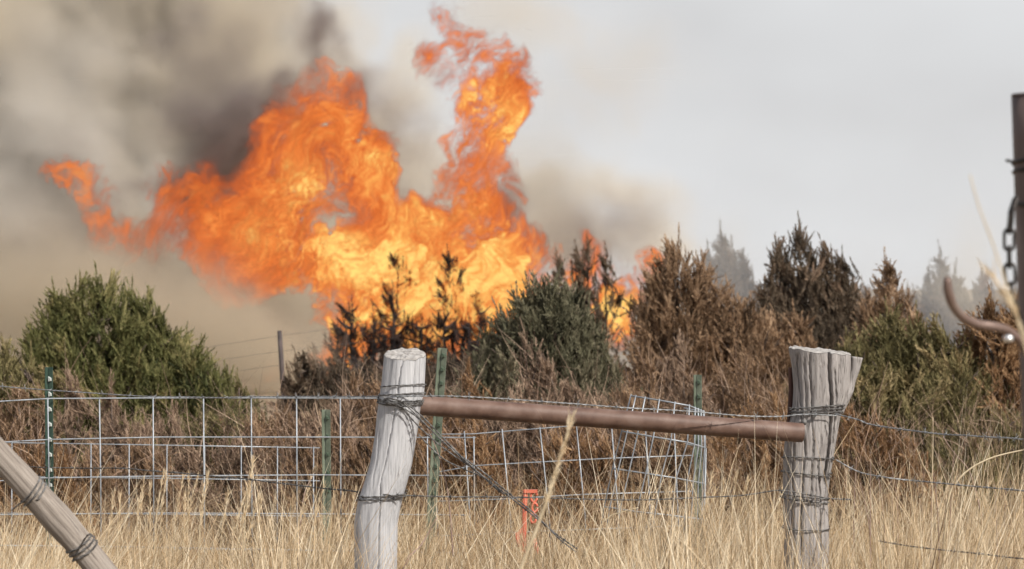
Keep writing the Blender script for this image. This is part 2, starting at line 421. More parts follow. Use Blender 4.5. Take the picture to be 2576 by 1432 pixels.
def build_soot():
    vx = 0.095
    sc = K * 46.9
    x0, x1 = (-60 - 1288) * sc, (1740 - 1288) * sc
    y0, y1 = 46.2, 49.2
    z0, z1 = at(0, 980, 46.9).z, at(0, -60, 46.9).z
    nx, ny, nz = int((x1 - x0) / vx), int((y1 - y0) / (vx * 1.5)), int((z1 - z0) / vx)
    X, Y, Z = np.meshgrid(np.linspace(x0, x1, nx, dtype=np.float32), np.linspace(y0, y1, ny, dtype=np.float32), np.linspace(z0, z1, nz, dtype=np.float32), indexing='ij')
    wx = X + .9 * (fbm(X * .8, Y * .8, Z * .8, 400, 3) - .5) + .35 * (fbm(X * 2.6, Y * 2.6, Z * 2.6, 410, 2) - .5) + .20 * (fbm(X * 6, Y * 6, Z * 6, 415, 2) - .5)
    wz = Z + .9 * (fbm(X * .8, Y * .8, Z * .8, 420, 3) - .5) + .35 * (fbm(X * 2.6, Y * 2.6, Z * 2.6, 430, 2) - .5) + .20 * (fbm(X * 6, Y * 6, Z * 6, 435, 2) - .5)
    D = np.zeros(X.shape, np.float32)
    for px, py, rx, ry, wt in SOOT:
        c = at(px, py, 46.9)
        a = rx * sc * 1.3; b = ry * sc * 1.3
        D += wt * np.exp(-1.2 * (((wx - c.x) / a) ** 2 + ((wz - c.z) / b) ** 2 + ((Y - 47.6) / 0.8) ** 2))
    n = fbm(wx * 2.0, Y * 2.0, wz * 1.6, 440, 4, .65)
    D = np.clip(D * (0.1 + 4.0 * np.clip(n - .34, 0, 1)) - 0.06, 0, 3)
    def fade(A, lo, hi, w): return np.clip(np.minimum(A - lo, hi - A) / w, 0, 1)
    D *= fade(X, x0, x1, .4) * fade(Y, y0, y1, .3) * fade(Z, z0, z1, .3)
    return np.clip(D / 3.0, 0, 1), (x0, y0, z0), (x1, y1, z1)
def soot_material():
    g = NT('dark_smoke')
    d = g.n('ShaderNodeAttribute', attribute_name='density').outputs['Fac']
    pv = g.n('ShaderNodeVolumePrincipled', {'Color': (.36, .315, .295, 1), 'Density': g.math('MULTIPLY', d, 3.6), 'Density Attribute': ''})
    g.l(pv.outputs[0], g.out.inputs['Volume'])
    return g.m
LOW = [(400,820,220,130,1.0),(580,840,150,120,1.0),(180,800,240,160,.9),(660,890,130,80,.9),(-60,780,240,180,.9),(-300,760,240,190,.9),(300,740,240,90,.5),(540,780,150,60,.5),(60,690,240,100,.5)]
def build_low_smoke():
    """brown smoke creeping over the ground left of the fire"""
    vx = .16; dd = 43.5
    x0, x1, y0, y1, z0, z1 = -13.5, -2.2, 39.5, 45.6, -1.0, 4.6
    nx, ny, nz = int((x1 - x0) / vx), int((y1 - y0) / (vx * 1.6)), int((z1 - z0) / vx)
    X, Y, Z = np.meshgrid(np.linspace(x0, x1, nx, dtype=np.float32), np.linspace(y0, y1, ny, dtype=np.float32), np.linspace(z0, z1, nz, dtype=np.float32), indexing='ij')
    wx = X + 1.1 * (fbm(X * .6, Y * .4, Z * .6, 370, 3) - .5); wz = Z + 1.1 * (fbm(X * .6, Y * .4, Z * .6, 375, 3) - .5)
    D = np.zeros(X.shape, np.float32)
    for px, py, rx, ry, wt in LOW:
        c = at(px, py, dd)
        D += wt * np.exp(-1.3 * (((wx - c.x) / (rx * K * dd)) ** 2 + ((wz - c.z) / (ry * K * dd)) ** 2 + ((Y - 42.8) / 1.5) ** 2))
    n = fbm(wx * .9, Y * .3, wz * .9, 380, 4, .6)
    D *= .35 + 3.0 * np.clip(n - .36, 0, 1)
    def fade(A, lo, hi, w): return np.clip(np.minimum(A - lo, hi - A) / w, 0, 1)
    D *= fade(X, x0, x1, 1.2) * fade(Y, y0, y1, .8) * fade(Z, z0 - 1, z1, 1.4)
    return np.clip(D / 1.5, 0, 1), (x0, y0, z0), (x1, y1, z1)
def low_smoke_material():
    g = NT('brown_smoke')
    d = g.n('ShaderNodeAttribute', attribute_name='density').outputs['Fac']
    pv = g.n('ShaderNodeVolumePrincipled', {'Color': (.66, .575, .45, 1), 'Density': g.math('MULTIPLY', d, 1.3), 'Density Attribute': ''})
    g.l(pv.outputs[0], g.out.inputs['Volume'])
    g.m.cycles.volume_step_rate = 2.0
    return g.m
V, lo, hi = build_low_smoke()
o = grid_volume('low_smoke', V, lo, hi, low_smoke_material())
tag(o, 'brownish smoke hanging low over the ground left of the fire', 'smoke', kind='stuff')
V, lo, hi = build_smoke()
o = grid_volume('smoke_bank', V, lo, hi, smoke_material())
tag(o, 'thick tan and grey smoke bank rising behind the flames', 'smoke', kind='stuff')
V, lo, hi = build_soot()
o = grid_volume('dark_smoke', V, lo, hi, soot_material())
tag(o, 'dark purplish soot smoke boiling off the upper left flame edge', 'smoke', kind='stuff')
print('smoke done', time.time() - T0)
# ---------------------------------------------------------------- mesh helpers
def mesh_from(name, verts, faces, mat, parent=None, smooth=False, attrs=None, uvless=True):
    """verts (n,3) array, faces (m,3) or (m,4) array or list"""
    me = bpy.data.meshes.new(name)
    verts = np.asarray(verts, np.float32)
    if isinstance(faces, np.ndarray):
        k = faces.shape[1]; m = len(faces)
        me.vertices.add(len(verts)); me.vertices.foreach_set('co', verts.ravel())
        me.loops.add(m * k); me.loops.foreach_set('vertex_index', faces.astype(np.int32).ravel())
        me.polygons.add(m); me.polygons.foreach_set('loop_start', np.arange(0, m * k, k, dtype=np.int32))
        me.polygons.foreach_set('loop_total', np.full(m, k, np.int32))
        me.update(calc_edges=True)
    else:
        me.from_pydata([tuple(map(float, v)) for v in verts], [], faces)
        me.update()
    if smooth:
        me.polygons.foreach_set('use_smooth', np.ones(len(me.polygons), bool))
    for k, v in (attrs or {}).items():
        me.attributes.new(k, 'FLOAT', 'POINT').data.foreach_set('value', np.asarray(v, np.float32).ravel())
    me.materials.append(mat)
    if name is None: return me
    return link(name, me, parent)

def tube_arrays(pts, rad, sides=6, cap=True, flat=1.0):
    pts = np.asarray([tuple(p) for p in pts], float)
    n = len(pts)
    rad = np.broadcast_to(np.asarray(rad, float), (n,))
    tan = np.gradient(pts, axis=0); tan /= np.linalg.norm(tan, axis=1)[:, None] + 1e-9
    ref = np.array([0, 1.0, 0]) if abs(tan[:, 1]).mean() < 0.8 else np.array([1.0, 0, 0])
    a = np.cross(tan, ref); a /= np.linalg.norm(a, axis=1)[:, None] + 1e-9
    b = np.cross(tan, a)
    th = np.arange(sides) / sides * 2 * np.pi
    V = pts[:, None, :] + rad[:, None, None] * (np.cos(th)[None, :, None] * a[:, None, :] + flat * np.sin(th)[None, :, None] * b[:, None, :])
    V = V.reshape(-1, 3)
    F = []
    for i in range(n - 1):
        for j in range(sides):
            j2 = (j + 1) % sides
            F.append((i * sides + j, i * sides + j2, (i + 1) * sides + j2, (i + 1) * sides + j))
    if cap:
        F.append(tuple(range(sides))[::-1]); F.append(tuple((n - 1) * sides + j for j in range(sides)))
    return V, F
class Mesh:
    def __init__(self): self.v = []; self.f = []; self.n = 0
    def add(self, V, F):
        V = np.asarray(V, float)
        self.v.append(V); self.f += [tuple(i + self.n for i in f) for f in F]; self.n += len(V)
        return self
    def tube(self, pts, rad, sides=6, cap=True, flat=1.0): return self.add(*tube_arrays(pts, rad, sides, cap, flat))
    def box(self, c, s, R=None):
        V = np.array([(x, y, z) for x in (-.5, .5) for y in (-.5, .5) for z in (-.5, .5)]) * np.array(s)
        if R is not None: V = V @ np.array(R).T
        return self.add(V + np.array(c), [(0, 1, 3, 2), (4, 6, 7, 5), (0, 4, 5, 1), (2, 3, 7, 6), (0, 2, 6, 4), (1, 5, 7, 3)])
    def build(self, name, mat, parent=None, smooth=True):
        return mesh_from(name, np.concatenate(self.v), self.f, mat, parent, smooth)

# ---------------------------------------------------------------- materials
def mat_foliage(name, dark, mid, tip, transl=0.25):
    g = NT(name)
    tone = g.n('ShaderNodeAttribute', attribute_name='tone').outputs['Fac']
    tipa = g.n('ShaderNodeAttribute', attribute_name='tip').outputs['Fac']
    n = g.noise(2.2, 2)
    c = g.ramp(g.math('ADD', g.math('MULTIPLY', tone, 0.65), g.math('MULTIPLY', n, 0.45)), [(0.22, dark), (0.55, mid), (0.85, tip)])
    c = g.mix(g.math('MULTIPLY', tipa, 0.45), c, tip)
    bs = g.n('ShaderNodeBsdfPrincipled', {'Base Color': c, 'Roughness': 0.75, 'Specular IOR Level': 0.25})
    tr = g.n('ShaderNodeBsdfTranslucent', {'Color': c})
    mx = g.n('ShaderNodeMixShader', {0: transl, 1: bs.outputs[0], 2: tr.outputs[0]})
    g.l(mx.outputs[0], g.out.inputs[0])
    return g.m
def mat_simple(name, stops, scale=6, rough=0.7, metal=0.0, mapscale=None, bump=0.0, bscale=60, detail=4, spec=0.4):
    g = NT(name)
    n = g.noise(scale, detail, mapscale=mapscale)
    c = g.ramp(n, stops)
    bs = g.n('ShaderNodeBsdfPrincipled', {'Base Color': c, 'Roughness': rough, 'Metallic': metal, 'Specular IOR Level': spec})
    if bump:
        b = g.n('ShaderNodeBump', {'Height': g.noise(bscale, 4, mapscale=mapscale), 'Strength': bump, 'Distance': 0.003})
        g.l(b.outputs[0], bs.inputs['Normal'])
    g.l(bs.outputs[0], g.out.inputs[0])
    return g.m
M_BARK = mat_simple('cedar_bark', [(.3, (.07, .05, .04)), (.7, (.17, .13, .105))], 18, .9)
M_CHAR = mat_simple('charred_wood', [(.3, (.012, .010, .011)), (.7, (.04, .032, .034))], 20, .9)
FOL = {
 'green':  mat_foliage('cedar_green', (.026, .034, .013), (.135, .142, .048), (.37, .31, .145)),
 'olive':  mat_foliage('cedar_olive', (.028, .030, .019), (.145, .138, .082), (.33, .28, .19)),
 'dark':   mat_foliage('cedar_dark', (.024, .022, .018), (.125, .095, .065), (.33, .22, .15)),
 'brown':  mat_foliage('cedar_brown', (.058, .036, .022), (.285, .182, .108), (.55, .385, .25)),
 'rust':   mat_foliage('cedar_rust', (.058, .033, .018), (.31, .178, .09), (.56, .38, .22)),
 'grey':   mat_foliage('cedar_grey', (.068, .047, .034), (.32, .222, .155), (.60, .45, .33)),
 'mixed':  mat_foliage('cedar_mixed', (.034, .034, .016), (.18, .160, .068), (.43, .33, .18)),
 'char':   mat_foliage('cedar_charred', (.012, .010, .010), (.040, .028, .026), (.10, .062, .048), .05),
}

# ---------------------------------------------------------------- cedars
def kites(P, Dv, Ln, Wd, rs, tone, tip):
    """n thin pointed leaf blades from base P along Dv"""
    n = len(P)
    R = rs.normal(size=(n, 3)).astype(np.float32)
    S = np.cross(Dv, R); S /= np.linalg.norm(S, axis=1)[:, None] + 1e-9
    h = S * (Wd * .5)[:, None]
    V = np.stack([P + h, P - h, P + Dv * Ln[:, None]], 1).reshape(-1, 3)
    F = np.arange(n * 3, dtype=np.int32).reshape(n, 3)
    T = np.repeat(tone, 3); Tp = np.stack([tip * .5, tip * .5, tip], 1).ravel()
    return V, F, T, Tp

def crown_mesh(name, leaders, seed, mat, parent, dens=300, sl=0.22, twigs=24, tw=0.007, tl=0.05, lean=(-.12, 0), shell=0.65, rag=0.45):
    """leaders: (x, y, z0, z1, r) cones of ascending feathery shoots, relative to the tree's foot"""
    rs = np.random.RandomState(seed)
    SP, SD_, SLn, ST = [], [], [], []
    for (lx, ly, z0, z1, r) in leaders:
        h = z1 - z0
        n = max(30, int(dens * 1.15 * (math.pi * r * math.hypot(h, r) * 0.75)))
        # boughs: each one a pointed plume of shoots reaching out and up, with dark gaps between
        n_all = n; n = int(n * .70); per = 16
        nb = max(8, n // per); ub = (np.arange(nb) + rs.rand(nb)) / nb; ub = ub ** 1.1; azb = np.arange(nb) * 2.39996 + rs.normal(0, .5, nb)
        prof = np.where(ub < .12, .80 + 1.6 * ub, 1.04 * np.clip(1 - ub, 0, 1) ** .52)
        Rb = r * prof * (1 + rag * rs.normal(.0, .55, nb).clip(-1, 1.2))
        ob = np.stack([np.cos(azb), np.sin(azb), np.zeros(nb)], 1)
        db = ob * np.clip(.85 - .6 * ub, .15, 1)[:, None] * rs.uniform(.6, 1.1, (nb, 1)) + np.array([lean[0], lean[1], 0.0]) + np.stack([rs.normal(0, .26, nb), rs.normal(0, .26, nb), rs.uniform(.3, 1.0, nb)], 1)
        db /= np.linalg.norm(db, axis=1)[:, None]
        Lb = np.clip(Rb * rs.uniform(.8, 1.25, nb), .14, .75) + .35 * sl
        tipb = np.stack([lx + Rb * np.cos(azb), ly + Rb * np.sin(azb), z0 + ub * (h - .25 * sl) + rs.uniform(.0, .5, nb) * np.minimum(Lb, .35) * (1 - ub)], 1)
        tb = rs.normal(.42, .17, nb)
        n = nb * per; k = np.repeat(np.arange(nb), per)
        sb = rs.beta(1.6, 1.0, n)                                   # place along the plume, denser at its end
        lat = rs.normal(0, 1, (n, 3)); lat -= db[k] * np.sum(lat * db[k], 1)[:, None]
        lat /= np.linalg.norm(lat, axis=1)[:, None]
        wid = (Lb[k] * .38 * (1.08 - sb) ** .8) * rs.uniform(.2, 1.0, n)
        p = tipb[k] - db[k] * ((1 - sb) * Lb[k])[:, None] + lat * wid[:, None]
        d = db[k] + lat * rs.uniform(.15, .6, n)[:, None] * (1.1 - sb)[:, None] + rs.normal(0, .26, (n, 3)); d[:, 2] += .08
        d /= np.linalg.norm(d, axis=1)[:, None]
        L = sl * rs.uniform(.55, 1.1, n) * np.clip(r / .35, .6, 1.15) * (.75 + .35 * (1 - sb))
        SP.append(p - d * (L * .5)[:, None]); SD_.append(d); SLn.append(L)
        ST.append(np.clip(tb[k] + .30 * (sb - .5) + rs.normal(0, .07, n) + .12 * np.clip(lat[:, 2], -1, 1), 0, 1))  # upper side and outward ends lighter: light painted into the tone
        # and the inner mass that fills between the boughs
        n = int(n_all * .75); u = rs.rand(n) ** 1.15; az = rs.rand(n) * 2 * np.pi
        clump = vnoise(az * 1.5 + seed, u * h * 4.0, np.full(n, seed * .37), 500) + .5 * vnoise(az * 3.7, u * h * 9, np.full(n, seed * .7), 510)
        R = r * np.where(u < .12, .80 + 1.6 * u, 1.0 * (1 - u) ** .52) * (.78 + .34 * clump)
        rho = R * rs.uniform(.55, 1.0, n)
        L = sl * rs.uniform(.6, 1.1, n) * np.clip(r / .35, .6, 1.15)
        d = np.stack([np.cos(az), np.sin(az), np.zeros(n)], 1) * np.clip(1 - u, .12, 1)[:, None] * rs.uniform(.4, .9, (n, 1)) + np.array([lean[0], lean[1], 0.0]) + np.stack([rs.normal(0, .24, n), rs.normal(0, .24, n), rs.uniform(.4, 1.1, n)], 1)
        d /= np.linalg.norm(d, axis=1)[:, None]
        p = np.stack([lx + rho * np.cos(az), ly + rho * np.sin(az), z0 + u * (h - L * .8)], 1)
        SP.append(p - d * (L * .45)[:, None]); SD_.append(d); SLn.append(L)
        ST.append(np.clip(.12 + .30 * clump + .15 * rs.rand(n), 0, 1))  # hollows between clumps toned darker, their shade put into the colour
        # the leading shoot
        m = 3
        p = np.stack([np.full(m, lx) + rs.normal(0, .012, m), np.full(m, ly) + rs.normal(0, .012, m), z1 - np.linspace(0.20, .5, m) * min(h, .9)], 1)
        d = np.stack([rs.normal(lean[0], .06, m), rs.normal(lean[1], .06, m), np.ones(m)], 1); d /= np.linalg.norm(d, axis=1)[:, None]
        SP.append(p); SD_.append(d); SLn.append(np.full(m, sl * .85)); ST.append(np.full(m, .5))
    P = np.concatenate(SP).astype(np.float32); D = np.concatenate(SD_).astype(np.float32); Ls = np.concatenate(SLn).astype(np.float32); T = np.concatenate(ST).astype(np.float32)
    n = len(P)
    # twiglets spiral up each shoot, shorter towards the tip, bending with it
    f = (np.arange(twigs) / twigs)[None, :] * .93 + rs.rand(n, twigs) * .07
    a = np.arange(twigs)[None, :] * 2.4 + rs.rand(n, 1) * 6.28
    ref = rs.normal(size=(n, 3)); s1 = np.cross(D, ref); s1 /= np.linalg.norm(s1, axis=1)[:, None]; s2 = np.cross(D, s1)
    bend = s1 * rs.normal(0, .16, n)[:, None]
    base = P[:, None, :] + D[:, None, :] * (f * Ls[:, None])[:, :, None] + bend[:, None, :] * (f ** 2 * Ls[:, None])[:, :, None]
    sp = rs.uniform(.45, .85, (n, twigs)) * (1 - .55 * f)
    dv = D[:, None, :] + sp[:, :, None] * (np.cos(a)[:, :, None] * s1[:, None, :] + np.sin(a)[:, :, None] * s2[:, None, :]) + bend[:, None, :] * (2 * f)[:, :, None]
    dv /= np.linalg.norm(dv, axis=2)[:, :, None]
    ln = tl * (1.15 - .75 * f) * rs.uniform(.7, 1.3, (n, twigs)) * (Ls[:, None] / sl) ** .5
    wd = tw * 1.4 * rs.uniform(.7, 1.3, (n, twigs))
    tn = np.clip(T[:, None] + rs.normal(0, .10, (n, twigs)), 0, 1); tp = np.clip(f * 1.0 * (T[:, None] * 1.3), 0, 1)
    V, F, A, B = kites(base.reshape(-1, 3).astype(np.float32), dv.reshape(-1, 3).astype(np.float32), ln.ravel().astype(np.float32), wd.ravel().astype(np.float32), rs, tn.ravel(), tp.ravel())
    return mesh_from(name, V, F, mat, parent, attrs={'tone': A, 'tip': B})

def limbs_mesh(name, leaders, seed, mat, parent, r0=.04, limbs=8):
    rs = np.random.RandomState(seed)
    M = Mesh()
    cx = np.mean([l[0] for l in leaders]); cy = np.mean([l[1] for l in leaders])
    for (lx, ly, z0, z1, r) in leaders:
        h = z1 - z0
        zz = np.linspace(0, 1, 8)
        pts = [(cx + (lx - cx) * min(1, t * 2.2) + rs.normal(0, .015), cy + (ly - cy) * min(1, t * 2.2) + rs.normal(0, .015), -.05 + z1 * .93 * t) for t in zz]
        M.tube(pts, np.linspace(r0 * (0.6 + .4 * r / .6), .004, 8), 6)
        for i in range(limbs):
            t = rs.uniform(.12, .85); az = rs.rand() * 6.28
            b = np.array([lx, ly, z0 + h * t]) if t > .4 else np.array([cx + (lx - cx) * min(1, t * 2.2), cy + (ly - cy) * min(1, t * 2.2), z1 * t])
            R = r * (1 - t) ** .7 * rs.uniform(.7, 1.05)
            e = b + np.array([math.cos(az) * R, math.sin(az) * R, R * rs.uniform(.4, 1.0)])
            m = (b + e) / 2 + np.array([0, 0, -.12 * R])
            M.tube([b, m, e], [r0 * .38, r0 * .24, .003], 4, cap=False)
    return M.build(name, mat, parent)

M_TWIGS = mat_foliage('bare_twigs', (.10, .062, .045), (.27, .175, .125), (.52, .38, .28), .05)
def twigs_mesh(L, seed, kind):
    """fine bare twigs, pale with weather, poking through the brush"""
    rs = np.random.RandomState(seed + 5); VV, TT, FF, base = [], [], [], 0
    for (lx, ly, z0, z1, r) in L:
        n = int(170 * (r / .35)); h = z1 - z0; u = rs.rand(n) ** .8; az = rs.rand(n) * 6.28; rho = r * (1 - u) ** .5 * rs.uniform(.5, 1.05, n)
        p = np.stack([lx + rho * np.cos(az), ly + rho * np.sin(az), z0 + u * h * .9], 1)
        d = np.stack([np.cos(az) * .5 * (1 - u) + rs.normal(-.12, .35, n), np.sin(az) * .5 * (1 - u) + rs.normal(0, .3, n), rs.uniform(.35, 1.0, n)], 1); d /= np.linalg.norm(d, axis=1)[:, None]
        ln = rs.uniform(.07, .24, n); b = rs.normal(0, .55, (n, 3)); sdv = np.cross(d, rs.normal(size=(n, 3))); sdv /= np.linalg.norm(sdv, axis=1)[:, None]
        w = rs.uniform(.0022, .0042, n); s = np.linspace(0, 1, 4)
        c = p[:, None] + d[:, None] * (s[None, :, None] * ln[:, None, None]) + b[:, None] * ((s ** 2)[None, :, None] * ln[:, None, None])
        ww = (w[:, None] * np.array([1, .85, .6, .2])[None])[:, :, None] * .5 * sdv[:, None]
        VV.append(np.stack([c - ww, c + ww], 2).reshape(-1, 3)); TT.append(np.repeat(rs.rand(n), 8))
        q = (np.arange(n) * 8)[:, None] + np.arange(3)[None] * 2 + base
        FF.append(np.stack([q, q + 1, q + 3, q + 2], -1).reshape(-1, 4)); base += n * 8
    T = np.concatenate(TT)
    return mesh_from('twigs', np.concatenate(VV), np.concatenate(FF), M_TWIGS, None, attrs={'tone': T, 'tip': T * .5})

def cedar(px_leaders, d, kind, label, seed, group=None, cat='tree', spread=0.45, zbase=0.0, name='cedar_tree', trunkmat=None, r0=.04, limbs=8, zlow=.10, **kw):
    """px_leaders: (px, py of tip, radius px[, low z]) ; all at distance d (each a little nearer or further)"""
    rs = np.random.RandomState(seed + 77)
    px0 = sum(l[0] for l in px_leaders) / len(px_leaders)
    foot = at(px0, 716, d); foot.z = zbase
    t = empty(name, foot)
    L = []
    for i, l in enumerate(px_leaders):
        p = at(l[0], l[1], d)
        r = l[2] * K * d * 1.95
        dy = rs.uniform(-1, 1) * spread * r if len(px_leaders) > 1 else 0
        z0 = l[3] if len(l) > 3 else zlow
        L.append((p.x - foot.x, dy, z0, p.z - zbase - (0.34 if cat == 'shrub' else 0.03) * kw.get('sl', .22), r))
    tag(t, label, cat, group)
    tr = limbs_mesh('trunk', L, seed, trunkmat or M_BARK, None, r0, limbs)
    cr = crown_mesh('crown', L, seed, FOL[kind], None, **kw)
    tr.parent = t; cr.parent = t
    if cat == 'shrub':
        tw_ = twigs_mesh(L, seed, kind); tw_.parent = t; tw_['kind'] = 'stuff'
    return t
# ---------------------------------------------------------------- ground
def build_ground():
    n = 90
    xs = np.sign(np.linspace(-1, 1, n)) * np.abs(np.linspace(-1, 1, n)) ** 2.2 * 900
    ys = np.linspace(-1, 1, n); ys = np.sign(ys) * np.abs(ys) ** 2.2 * 900 + 20
    X, Y = np.meshgrid(xs, ys, indexing='ij')
    Z = 0.10 * (fbm(X * .15, Y * .15, X * 0, 600, 3) - .5) - 0.03
    V = np.stack([X, Y, Z], -1).reshape(-1, 3)
    i, j = np.meshgrid(np.arange(n - 1), np.arange(n - 1), indexing='ij')
    a = (i * n + j).ravel()
    F = np.stack([a, a + n, a + n + 1, a + 1], 1)
    m = mat_simple('ground_litter', [(.3, (.10, .075, .05)), (.5, (.20, .15, .095)), (.7, (.30, .235, .15))], 1.6, .95, bump=.6, bscale=25, detail=8)
    tag(mesh_from('ground', V, F, m, None, True), kind='structure')
build_ground()
# ---------------------------------------------------------------- cedars and brush
G_T = 'cedars growing behind the fence'
FAR = dict(dens=150, sl=.32, twigs=20, tw=.014, tl=.085)
MID = dict(dens=230, sl=.26, twigs=26, tw=.0078, tl=.060)
NEAR = dict(dens=330, sl=.20, twigs=30, tw=.0040, tl=.048)
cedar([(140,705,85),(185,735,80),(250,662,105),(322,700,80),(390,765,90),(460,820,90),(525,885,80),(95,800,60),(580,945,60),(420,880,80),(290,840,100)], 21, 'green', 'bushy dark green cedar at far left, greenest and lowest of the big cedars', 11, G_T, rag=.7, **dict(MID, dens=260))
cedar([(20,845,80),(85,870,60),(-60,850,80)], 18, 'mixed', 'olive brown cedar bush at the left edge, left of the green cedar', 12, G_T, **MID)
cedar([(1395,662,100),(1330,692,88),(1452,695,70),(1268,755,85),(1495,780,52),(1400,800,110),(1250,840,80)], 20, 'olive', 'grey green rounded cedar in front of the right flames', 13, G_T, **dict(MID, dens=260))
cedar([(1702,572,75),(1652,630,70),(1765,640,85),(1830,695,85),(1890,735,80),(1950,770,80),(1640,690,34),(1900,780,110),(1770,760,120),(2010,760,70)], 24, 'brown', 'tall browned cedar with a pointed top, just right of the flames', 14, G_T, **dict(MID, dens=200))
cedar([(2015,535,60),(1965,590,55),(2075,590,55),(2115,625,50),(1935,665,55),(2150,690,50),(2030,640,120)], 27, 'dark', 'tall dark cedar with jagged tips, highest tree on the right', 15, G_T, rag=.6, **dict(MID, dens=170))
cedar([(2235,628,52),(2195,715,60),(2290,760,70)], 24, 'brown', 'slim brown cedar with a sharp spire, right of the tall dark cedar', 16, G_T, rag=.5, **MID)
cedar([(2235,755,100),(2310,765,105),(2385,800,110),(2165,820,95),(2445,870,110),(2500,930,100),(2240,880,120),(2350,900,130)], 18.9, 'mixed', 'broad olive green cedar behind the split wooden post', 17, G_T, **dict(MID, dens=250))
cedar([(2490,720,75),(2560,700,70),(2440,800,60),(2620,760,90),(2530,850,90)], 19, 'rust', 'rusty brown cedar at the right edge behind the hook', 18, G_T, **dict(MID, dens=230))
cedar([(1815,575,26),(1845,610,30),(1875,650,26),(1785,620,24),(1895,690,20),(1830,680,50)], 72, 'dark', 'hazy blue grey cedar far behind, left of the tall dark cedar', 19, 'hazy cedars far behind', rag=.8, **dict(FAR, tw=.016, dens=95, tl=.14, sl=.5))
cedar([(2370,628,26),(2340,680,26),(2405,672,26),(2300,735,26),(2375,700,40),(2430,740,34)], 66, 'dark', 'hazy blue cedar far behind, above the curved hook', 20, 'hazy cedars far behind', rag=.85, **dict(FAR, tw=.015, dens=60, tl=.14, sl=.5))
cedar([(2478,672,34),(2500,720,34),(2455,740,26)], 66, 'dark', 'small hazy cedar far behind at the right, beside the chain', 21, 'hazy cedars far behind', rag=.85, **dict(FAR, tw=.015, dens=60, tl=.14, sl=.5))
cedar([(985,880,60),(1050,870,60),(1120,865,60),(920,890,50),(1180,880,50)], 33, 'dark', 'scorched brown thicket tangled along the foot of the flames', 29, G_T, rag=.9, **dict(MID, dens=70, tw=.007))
for i, (x, y, rr, lab) in enumerate(((2130, 722, 50, 'low hazy cedar on the far rise, between the two tall cedars'), (2290, 738, 60, 'low hazy cedar on the far rise, left of the curved hook'), (2430, 742, 60, 'low hazy cedar on the far rise, behind the curved hook'), (2560, 728, 70, 'low hazy cedar on the far rise, behind the gate post'), (2700, 735, 80, 'low hazy cedar on the far rise, hidden right of the gate post'))):
    cedar([(x, y - 14, rr * .5), (x - rr, y, rr * .6), (x + rr, y - 4, rr * .6)], 62 + i, 'dark', lab, 60 + i, 'hazy cedars far behind', **dict(FAR, tw=.02, dens=60, tl=.14, sl=.45))
# in and around the fire
CH = dict(trunkmat=M_CHAR, name='burning_cedar', cat='burning tree')
G_F = 'cedars burning inside the flames'
cedar([(1448,612,34),(1480,596,28),(1525,618,28),(1405,635,30)], 44.6, 'dark', 'smoking dark cedar top behind the grey green cedar', 22, G_F, **CH, **dict(FAR, dens=45))
cedar([(1000,618,26,1.0),(985,720,30,.6),(1050,745,34,.4)], 45.55, 'char', 'charred spindly cedar left of two standing inside the tall flames', 23, G_F, limbs=9, r0=.05, rag=.6, **CH, **dict(FAR, dens=4, sl=.28, tw=.009))
cedar([(1130,618,26,1.0),(1165,705,30,.6),(1205,735,36,.4)], 45.5, 'char', 'charred branching cedar right of two standing inside the tall flames', 24, G_F, limbs=9, r0=.05, rag=.6, **CH, **dict(FAR, dens=4, sl=.28, tw=.009))
cedar([(885,745,50),(940,790,50),(990,712,36),(850,800,40)], 45.2, 'char', 'low charred cedar burning at the bottom left of the fire', 25, G_F, limbs=12, r0=.06, rag=.6, **CH, **dict(FAR, dens=7, sl=.26, tw=.009))
cedar([(1060,800,60),(1120,770,55),(1180,790,60),(1000,830,50)], 45.3, 'char', 'low charred cedar burning at the middle foot of the fire', 26, G_F, limbs=12, r0=.06, rag=.6, **CH, **dict(FAR, dens=5, sl=.26, tw=.009))
cedar([(1650,740,42),(1615,820,28)], 34, 'char', 'blackened cedar between the small right flame and the browned cedar', 27, G_F, **CH, **dict(FAR, dens=90))
cedar([(760,868,36),(800,880,50),(850,872,50),(895,905,45),(730,925,30)], 27, 'dark', 'scorched dark bush beside the far fence post, flames behind it', 28, G_T, rag=.6, lean=(-.35, 0), **dict(MID, dens=150))
